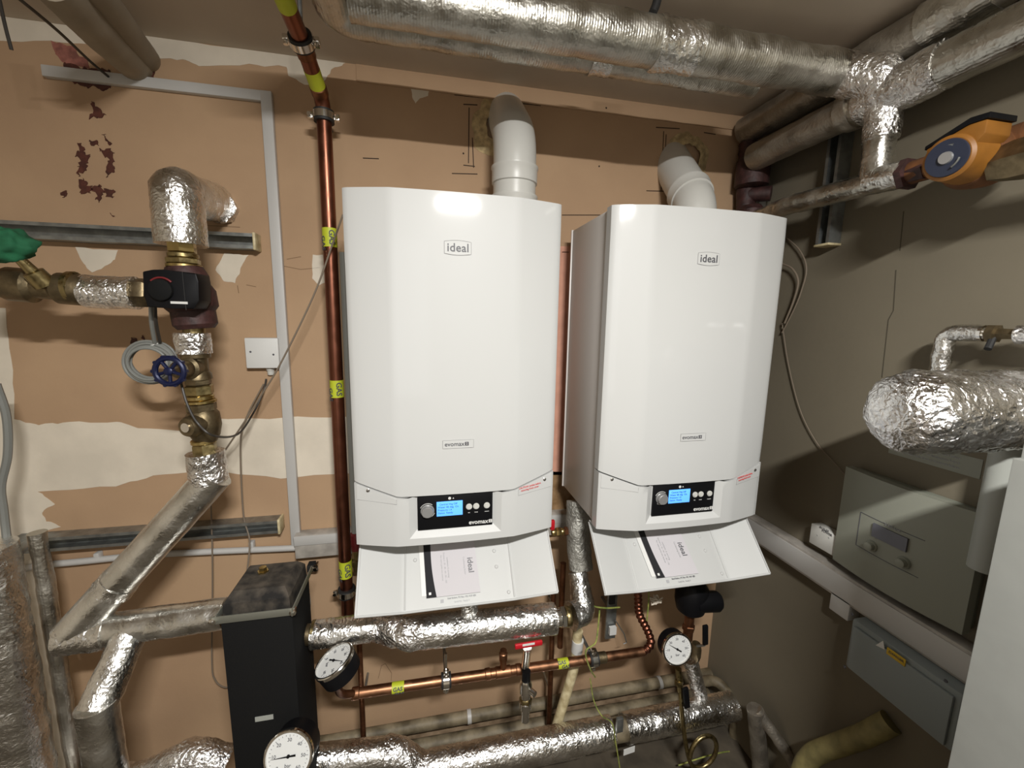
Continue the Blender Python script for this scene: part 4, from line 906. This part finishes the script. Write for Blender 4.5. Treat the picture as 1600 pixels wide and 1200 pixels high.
# isolation valve with red lever
IV = T('isolation_valve', 'nickel isolation valve with red lever below the left boiler', P(825, 1060, 1.06), 'valve')
v0 = P(822, 1140, 1.09); v1 = P(826, 1012, 1.02)
vx_ = P(824, 1018, 1.05)
MB().box(P(826, 1007, .985), (.078, .010, .013), Vector((1, 0, .02)).normalized(), Y_, Z_, bev=.003).build('lever', 'redlever', IV)
MB().box(P(826, 1007, .9795), (.034, .0008, .006), Vector((1, 0, .02)).normalized(), Y_, Z_).build('lever_print', 'white', IV)
MB().cyl(P(824, 1012, 1.0), P(821, 1040, 1.06), .012, 14).build('valve_neck', 'chrome', IV)
ps = P(822, 1062, 1.06)
MB().lathe(Vector((ps.x, 1.06, ps.z)), -Z_, [(0, .014), (.01, .018), (.04, .020), (.045, .015), (.07, .015), (.075, .019), (.095, .019), (.097, .013), (.14, .013)], 18).build('valve_body', 'chrome', IV)
MB().hexnut(Vector((ps.x, 1.06, ps.z)) - Z_ * .06, -Z_, .022, .019).build('hex_nut', 'brass', IV)
MB().cyl(Vector((ps.x, 1.06, ps.z - .025)), Vector((ps.x + .02, 1.03, ps.z - .025)), .009, 14).build('side_port', 'chrome', IV)
MB().cyl(Vector((ps.x, 1.06, ps.z + .03)), Vector((ps.x, 1.06, ps.z)), .013, 14).build('upper_tail', 'black', IV)
# cream plastic waste pipe
CP_ = T('waste_pipe', 'cream plastic waste pipe bending down beneath foil elbow', P(895, 1080, 1.18))
MB().tube(smoothpath([P(903, 985, 1.16), P(898, 1040, 1.17), P(868, 1140, 1.17)], .03), .0165, 24).build('pipe', 'cream', CP_)
MB().lathe(P(903, 1000, 1.16), P(899, 1035, 1.17) - P(903, 1000, 1.16), [(0, .019), (.045, .019)], 24).build('pipe_socket', 'white', CP_)
# old painted pipes low on the wall
OP = T('old_pipe', 'old stained pipe running along the bottom of the tan wall', P(760, 1110, 1.32))
a2, b2_ = P(495, 1160, 1.32), P(1030, 1068, 1.32); b2_.z = a2.z = (a2.z + b2_.z) / 2
MB().tube([a2, Vector((XR - .02, 1.32, a2.z))], .021, 20).build('pipe', 'oldpipe', OP)
for px, py in ((733, 1117), (1030, 1062)):
    MB().lathe(Vector((P(px, py, 1.32).x, 1.32, a2.z)) - X_ * .007, X_, [(0, .019), (0, .023), (.014, .023), (.014, .019)], 22).build('pipe_clip', 'trunk', OP)
OP2 = T('old_pipe', 'lower thicker old pipe just above the bottom foil main', P(760, 1150, 1.31))
MB().tube([a2 - Z_ * .085, Vector((XR - .03, 1.31, a2.z - .085))], .024, 20).build('pipe', 'oldpipe', OP2)
OP3 = T('bent_pipe', 'dark bent pipe in the low corner right of bottom foil main', P(1150, 1090, 1.25))
MB().tube(smoothpath([P(1095, 1065, 1.30), P(1120, 1062, 1.26), P(1150, 1098, 1.2), P(1146, 1180, 1.18)], .05), .019, 20, crinkle=.001, cs=50, step=.008).build('pipe', 'oldpipe', OP3)
# earth wires
cable('earth_wire', 'yellow green wire beside the foil elbow between boilers', [P(912, 925, 1.06), P(925, 945, 1.04), P(945, 950, 1.06), P(968, 949, 1.09)], .0024, 'earth')
cable('earth_wire', 'yellow green wire looping from foil elbow to the gas pipe', [P(937, 952, 1.08), P(934, 985, 1.07), P(930, 1005, 1.06), P(915, 1018, 1.06), P(922, 1045, 1.07), P(930, 1058, 1.1)], .0024, 'earth')
cable('earth_wire', 'yellow green wire hanging down to the bottom foil main', [P(922, 1060, 1.12), P(928, 1095, 1.12), P(940, 1118, 1.10), P(956, 1130, 1.05), P(962, 1160, 1.05), P(970, 1210, 1.05)], .0020, 'earth')
cable('earth_wire', 'short yellow green wire under the right boiler', [P(1014, 918, 1.15), P(1013, 945, 1.15), P(1010, 975, 1.15)], .0026, 'earth')
cable('earth_wire', 'yellow green wire curving across the floor at bottom right', [P(1060, 1196, 1.1), P(1110, 1180, 1.1), P(1150, 1175, 1.15), P(1190, 1195, 1.15)], .0024, 'earth')
# bracket strip below right boiler
br = T('slotted_bracket', 'grey slotted bracket hanging beneath the right boiler', P(955, 960, 1.28), 'bracket')
MB().box(P(955, 955, 1.28), (.040, .01, .22), bev=.002).cyl(P(955, 955, 1.28), P(955, 955, 1.28) + Y_ * (W - 1.28), .006, 8).build('strip', 'steel', br)
MB().box(P(957, 928, 1.272), (.022, .006, .08)).build('slot', 'rubber', br)
MB().box(P(957, 985, 1.265), (.026, .012, .03)).build('white_clip', 'white', br)
MB().tube([P(962, 970, 1.26), P(975, 990, 1.25), P(979, 1004, 1.25), P(974, 1006, 1.25)], .002, 6).build('hook', 'steel', br)
# tape tangle
tp = T('ptfe_tangle', 'tangle of white tape under the right boiler', P(1022, 935, 1.15), 'tape')
for k in range(5):
    c0 = P(1022, 936, 1.15); MB().tube(spline([c0 + Vector((random.uniform(-.02, .025), random.uniform(-.01, .01), random.uniform(-.016, .012))) for _ in range(6)]), .0022, 6).build('tape_strand', 'skim', tp)
# black pump head under right boiler
bp_ = T('black_valve_head', 'bulky black valve head under right corner of the right boiler', P(1085, 925, 1.10), 'valve')
c0 = P(1080, 934, 1.12)
MB().lathe(c0 + Z_ * .06, -Z_, [(0, .04), (.02, .052), (.07, .052), (.10, .045), (.115, .028)], 32).build('body', 'black', bp_)
MB().lathe(c0 + Vector((.0, -.02, .0)), Vector((1, -.15, 0)), [(0, .034), (.075, .033), (.085, .026)], 28).build('side_motor', 'black', bp_)
MB().box(P(1068, 910, 1.045), (.05, .002, .006), Vector((.8, 0, -.6)), Y_, Vector((.6, 0, .8))).build('white_stripe', 'ink2', bp_)
MB().cyl(c0 - Z_ * .04, c0 - Z_ * .155, .016, 16).build('copper_tail', 'tcopper', bp_); MB().cyl(c0, c0 + Y_ * (W - c0.y), .012, 14).build('wall_stud', 'steel', bp_)
MB().hexnut(c0 - Z_ * .10, -Z_, .02, .021).build('hex_nut', 'tcopper', bp_)
lv = T('lever_valve', 'small valve with upright black lever right of the dial gauge', P(1098, 1015, 1.15), 'valve')
MB().box(P(1102, 992, 1.12), (.019, .010, .076), Vector((1, 0, .1)).normalized(), Y_, Vector((-.1, 0, 1)).normalized(), bev=.003).build('lever', 'black', lv)
MB().cyl(P(1101, 1008, 1.12), P(1085, 1010, 1.16), .004, 10).build('lever_arm', 'steel', lv)
MB().lathe(P(1088, 1005, 1.16), -Z_, [(0, .014), (.02, .019), (.05, .019), (.07, .014)], 18).build('valve_body', 'bronze', lv)
# siphon loop with isolator
sl = T('gauge_siphon', 'coiled tube and small valve hanging beneath the dial gauge', P(1065, 1100, 1.05), 'gauge siphon')
MB().cyl(P(1060, 1045, 1.08), P(1063, 1080, 1.07), .010, 14).build('valve_body', 'brass', sl)
MB().hexnut(P(1061, 1062, 1.075), -Z_, .02, .014).build('hex_nut', 'brass', sl)
MB().box(P(1072, 1090, 1.05), (.020, .010, .078), Vector((1, 0, .18)).normalized(), Y_, Vector((.18, 0, -1)).normalized(), bev=.003).build('lever', 'black', sl)
lc = P(1098, 1175, 1.03); rl = .052
loop = [P(1063, 1082, 1.07), P(1066, 1120, 1.05), P(1071, 1160, 1.04)] + [P(1078, 1190, 1.035)] + [lc + Vector((math.cos(math.radians(t)) * rl, -.002 * t / 60, math.sin(math.radians(t)) * rl * 1.25)) for t in range(-120, 200, 20)]
MB().tube(spline(loop, 4), .0072, 12).build('coil_tube', 'brass', sl)
# ================================================================== right wall
def onR(px, py, d=0): return PX(px, py, XR - d)
# controller
y0c, y1c = .600, .900; z0c, z1c = -.665, -.395
CT = T('heating_controller', 'pale curved heating controller with grey display on grey wall', A(XR - .05, .75, -.53), 'controller')
depc = .055
XF = XR - depc
def cpy(px, py): return PX(px, py, XF)
tl, tr, bl_, br_ = PX(1322, 733, XF + .015), PX(1535, 800, XF), PX(1303, 872, XF + .015), PX(1497, 990, XF)
yL = (tl.y + bl_.y) / 2; yR = (tr.y + br_.y) / 2; zT = (tl.z + tr.z) / 2 ; zBt = (bl_.z + br_.z) / 2 - .004
zT = tl.z * .5 + tr.z * .5
n = 16; grid = []
for i in range(n + 1):
    t = i / n; y = yL + (yR - yL) * t; bow = .016 * math.sin(math.pi * t) ; grid.append([Vector((XF + .012 - bow, y, zz_)) for zz_ in (zBt, zBt + .01, (zBt + zT) / 2, zT - .01, zT)])
bm = MB().quads(grid, X_ * .022); cov = bm.build('front_cover', 'ctrl', CT, smooth=30)
MB().box(Vector((XR - .016, (yL + yR) / 2, (zT + zBt) / 2)), (.03, (yL - yR) - .01, zT - zBt - .008), bev=.003).build('base', 'ctrlside', CT)
def cs_(y): t = (y - yL) / (yR - yL); return XF + .012 - .016 * math.sin(math.pi * t)
def face(px, py, d=.001):
    p = PX(px, py, XF); 
    for _ in range(6): p = PX(px, py, cs_(p.y) - d)
    return p
q = [face(1345, 800), face(1445, 844), face(1418, 905), face(1337, 851)]
def onface(a_, b_, k=14):
    out = []
    for i in range(k + 1):
        p = a_.lerp(b_, i / k); out.append(Vector((cs_(p.y) - .0006, p.y, p.z)))
    return out
q[1] = Vector((q[1].x, q[1].y, q[0].z)); q[2] = Vector((q[1].x, q[1].y, q[3].z))
for a_, b_ in ((q[0], q[1]), (q[0], Vector((q[0].x, q[0].y, q[3].z))), (q[3], q[2])): MB().tube(onface(a_, b_), .0008, 5).build('panel_line', 'ink', CT)
dq = [face(1366, 817), face(1420, 843), face(1415, 863), face(1362, 836)]
dq = [p - X_ * .004 for p in dq]
dq = [dq[0], Vector((dq[1].x, dq[1].y, dq[0].z)), Vector((dq[1].x, dq[1].y, dq[3].z)), Vector((dq[0].x, dq[0].y, dq[3].z))]
MB().prism(dq, X_ * .010).build('display', 'greyscreen', CT, smooth=0)
for px, py in ((1362, 853), (1412, 879)):
    k = MB().lathe(face(px, py), -X_, [(0, .0125), (.003, .0125), (.003, .0105), (.014, .010), (.015, .008)], 24).build('knob', 'ctrl', CT)
    MB().lathe(face(px, py, .0005), -X_, [(0, .0145), (.0015, .0145)], 24).build('knob_ring', 'ctrlside', k)
text('Vaillant', .012, face(1394, 824, .0015), -Y_, Z_, 'inkline', CT)
# small box with label
JB = T('junction_box', 'small white labelled box left of the heating controller', onR(1288, 845), 'junction box')
jb0, jb1 = onR(1272, 816), onR(1302, 850)
jz = (onR(1272, 816).z + onR(1270, 850).z) / 2
MB().box(Vector((XR - .018, (PX(1272, 820, XR - .03).y + PX(1310, 840, XR - .03).y) / 2, (PX(1272, 816, XR - .03).z + PX(1270, 851, XR - .03).z) / 2)), (.036, .085, .062), bev=.003).build('box', 'wplastic', JB)
text('BOILER', .009, PX(1288, 827, XR - .0368), -Y_, Z_, 'ink', JB); text('POWER', .009, PX(1292, 833, XR - .0368), -Y_, Z_, 'ink', JB)
text('x', .008, PX(1277, 836, XR - .0368), -Y_, Z_, 'ink2', JB); text('x', .008, PX(1295, 840, XR - .0368), -Y_, Z_, 'ink2', JB)
# blue grey box
GBx = T('enclosure', 'blue grey plastic enclosure with yellow sticker under the trunking', onR(1410, 1060), 'enclosure')
XG = XR - .075
gyl, gyr = PX(1325, 1010, XG).y, PX(1500, 1110, XG).y; gzt, gzb = (PX(1340, 963, XG).z + PX(1508, 1066, XG).z) / 2, (PX(1318, 1040, XG).z + PX(1480, 1168, XG).z) / 2
gzt = min(gzt, dado_z - dado_h / 2 - .001)
MB().box(Vector(((XG + XR) / 2, (gyl + gyr) / 2, (gzt + gzb) / 2)), (.075, gyl - gyr, gzt - gzb), bev=.005).build('case', 'bluegrey', GBx)
MB().box(Vector((XG - .004, (gyl + gyr) / 2, (gzt + gzb) / 2 - .004)), (.008, gyl - gyr - .02, gzt - gzb - .02), bev=.003).build('lid', 'bluegrey', GBx)
MB().box(PX(1400, 1026, XG - .009), (.002, .040, .018), bev=.0005).build('sticker', 'yellowl', GBx)
text('DANGER', .008, PX(1400, 1026, XG - .0105), -Y_, Z_, 'ink', GBx)
MB().prism([PX(1368, 1008, XG - .009), PX(1382, 1015, XG - .009), PX(1380, 1001, XG - .009)][:3], X_ * .001).build('warning_sign', 'white', GBx)
for px, py in ((1332, 960), (1478, 1064), (1320, 1042)): MB().lathe(PX(px, py, XG - .008), -X_, [(0, .004), (.002, .003)], 10).build('screw', 'ink', GBx)
WT = T('labelled_box', 'small white tab box at upper left of the blue grey enclosure', onR(1310, 945), 'junction box')
MB().box(Vector((XR - .02, PX(1312, 940, XR - .04).y, PX(1312, 946, XR - .04).z)), (.04, .055, .06), bev=.003).build('box', 'trunk', WT)
text('PUMP', .009, PX(1320, 938, XR - .0405), -Y_, Z_, 'ink', WT)
# notice
NT = T('paper_notice', 'faded printed notice on grey wall behind the thick foil pipe', onR(1460, 720), 'notice')
a_, b_, c__ = onR(1391, 688, .001), onR(1532, 742, .001), onR(1388, 704, .001)
zt_n, zb_n = a_.z + .01, (onR(1388, 708).z + onR(1528, 750).z) / 2 + .002
MB().prism([Vector((XR - .001, a_.y, zt_n)), Vector((XR - .001, b_.y, zt_n)), Vector((XR - .001, b_.y, zb_n)), Vector((XR - .001, a_.y, zb_n))], X_ * .0008).build('sheet', 'ctrl', NT, smooth=0)
for k in range(3): text('Please read these instructions before', .008, Vector((XR - .0014, (a_.y + b_.y) / 2, zb_n + .012 + k * .011)), -Y_, Z_, 'ink2', NT, sx=.9)
# thin cables on the grey wall
cable('wall_cable', 'thin pale cable looping on grey wall beside the right boiler', [onR(1228, 370, .01), onR(1250, 392, .012), onR(1260, 420, .012), onR(1252, 455, .012), onR(1240, 485, .012), onR(1222, 520, .012)], .0022, 'bcable')
cable('wall_cable', 'short looped pale cable behind the right boiler edge', [onR(1222, 412, .02), onR(1238, 420, .018), onR(1247, 440, .016), onR(1240, 470, .015), onR(1226, 505, .015)], .0030, 'bcable')
cable('wall_cable', 'long thin cable sagging down grey wall to the controller', [onR(1222, 505, .01), onR(1232, 570, .008), onR(1250, 640, .008), onR(1275, 690, .008), onR(1305, 725, .008), onR(1326, 748, .008)], .0015, 'bcable')
# small foil elbow on the right wall
SE = T('foil_pipe', 'small foil elbow with valve on grey wall at the right edge', onR(1475, 520, .08))
xe_ = XR - .06
c1 = PX(1478, 519, xe_); c2 = PX(1534, 521, xe_); c1.z = c2.z = (c1.z + c2.z) / 2
MB().tube(smoothpath([c1 - Z_ * .18, c1, c2], .025), .017, 30, crinkle=.0018, cs=40, step=.004).build('foil_wrap', 'foil', SE)
MB().lathe(c2, -Y_, [(0, .013), (0, .017), (.006, .017), (.006, .012), (.012, .012)], 18).build('foil_end', 'chrome', SE)
MB().lathe(c2 - Y_ * .008, -Y_, [(0, .013), (.004, .019), (.016, .019), (.018, .012), (.045, .011), (.047, .018), (.058, .018)], 6).build('valve_body', 'bronze', SE)
MB().cyl(c2 - Y_ * .02, c2 + Vector((-.02, -.025, -.03)), .006, 10).build('lever', 'rubber', SE)
MB().tube([c2 - Y_ * .055, c2 - Y_ * .2], .019, 30, crinkle=.003, cs=40, step=.004).build('foil_wrap', 'crumple', SE)
# thick foil pipe, near
TF = T('foil_pipe', 'thick crumpled foil pipe jutting in from right edge', P(1480, 650, .46))
c1 = P(1398, 645, .56); c2 = P(1700, 664, .56); c2.z = c1.z - .004
def tr_(t): return .074 * (1 - (1 - min(1, t / .10)) ** 2.2 * .55)
MB().tube([c1 - X_ * .01, c2], tr_, 90, crinkle=.0045, cs=38, step=.003, seed=11).build('foil_wrap', 'crumple', TF)
# conduit and cabinet
GC = T('conduit', 'grey upright conduit between controller and the pale cabinet', onR(1565, 780), 'conduit')
cy = PX(1560, 780, XR - .03).y
MB().cyl(Vector((XR - .03, cy, H - .17)), Vector((XR - .03, cy, PX(1535, 888, XR - .03).z)), .026, 24).build('pipe', 'conduit', GC)
CB = T('cabinet', 'tall pale cabinet cutting off the lower right edge', A(.97, .05, -1.6), 'cabinet')
xc = .80; yc = PX(1590, 715, xc).y
MB().box(A((xc + XR - .05) / 2 + .004, (yc - .35) / 2, (-.15 - 1.6) / 2), (XR - .05 - xc, yc + .35, 1.45), bev=.003).build('carcass', 'cab', CB)
MB().box(A(xc - .008, (yc - .35) / 2, (-.17 - 1.56) / 2), (.016, yc + .35 - .006, 1.38), bev=.002).build('door', 'cab', CB)
MB().box(A(xc - .025, -.2, -.8), (.012, .015, .14), bev=.004).build('door_handle', 'chrome', CB)
# low right clutter
LC = T('waste_pipe', 'yellowed waste pipe low on the grey wall at bottom right', onR(1310, 1170, .05))
MB().tube(smoothpath([PX(1392, 1128, XR - .01), PX(1350, 1150, XR - .04), PX(1262, 1180, XR - .10), PX(1245, 1230, XR - .12)], .05), .026, 28, crinkle=.0006, cs=20, step=.01).build('pipe', 'creamold', LC)
DS = T('duct_offcut', 'dusty grey duct standing in low corner under right boiler', P(1180, 1150, 1.02), 'duct')
MB().tube(smoothpath([P(1180, 1108, 1.02), P(1184, 1150, 1.02), P(1192, 1240, 1.02)], .03), .026, 24, crinkle=.002, cs=30, step=.008).build('pipe', 'duct2', DS)
MB().tube([P(1182, 1108, 1.02), P(1232, 1180, .95), P(1256, 1225, .92)], .018, 24, crinkle=.0015, cs=30, step=.008).build('side_length', 'duct2', DS)
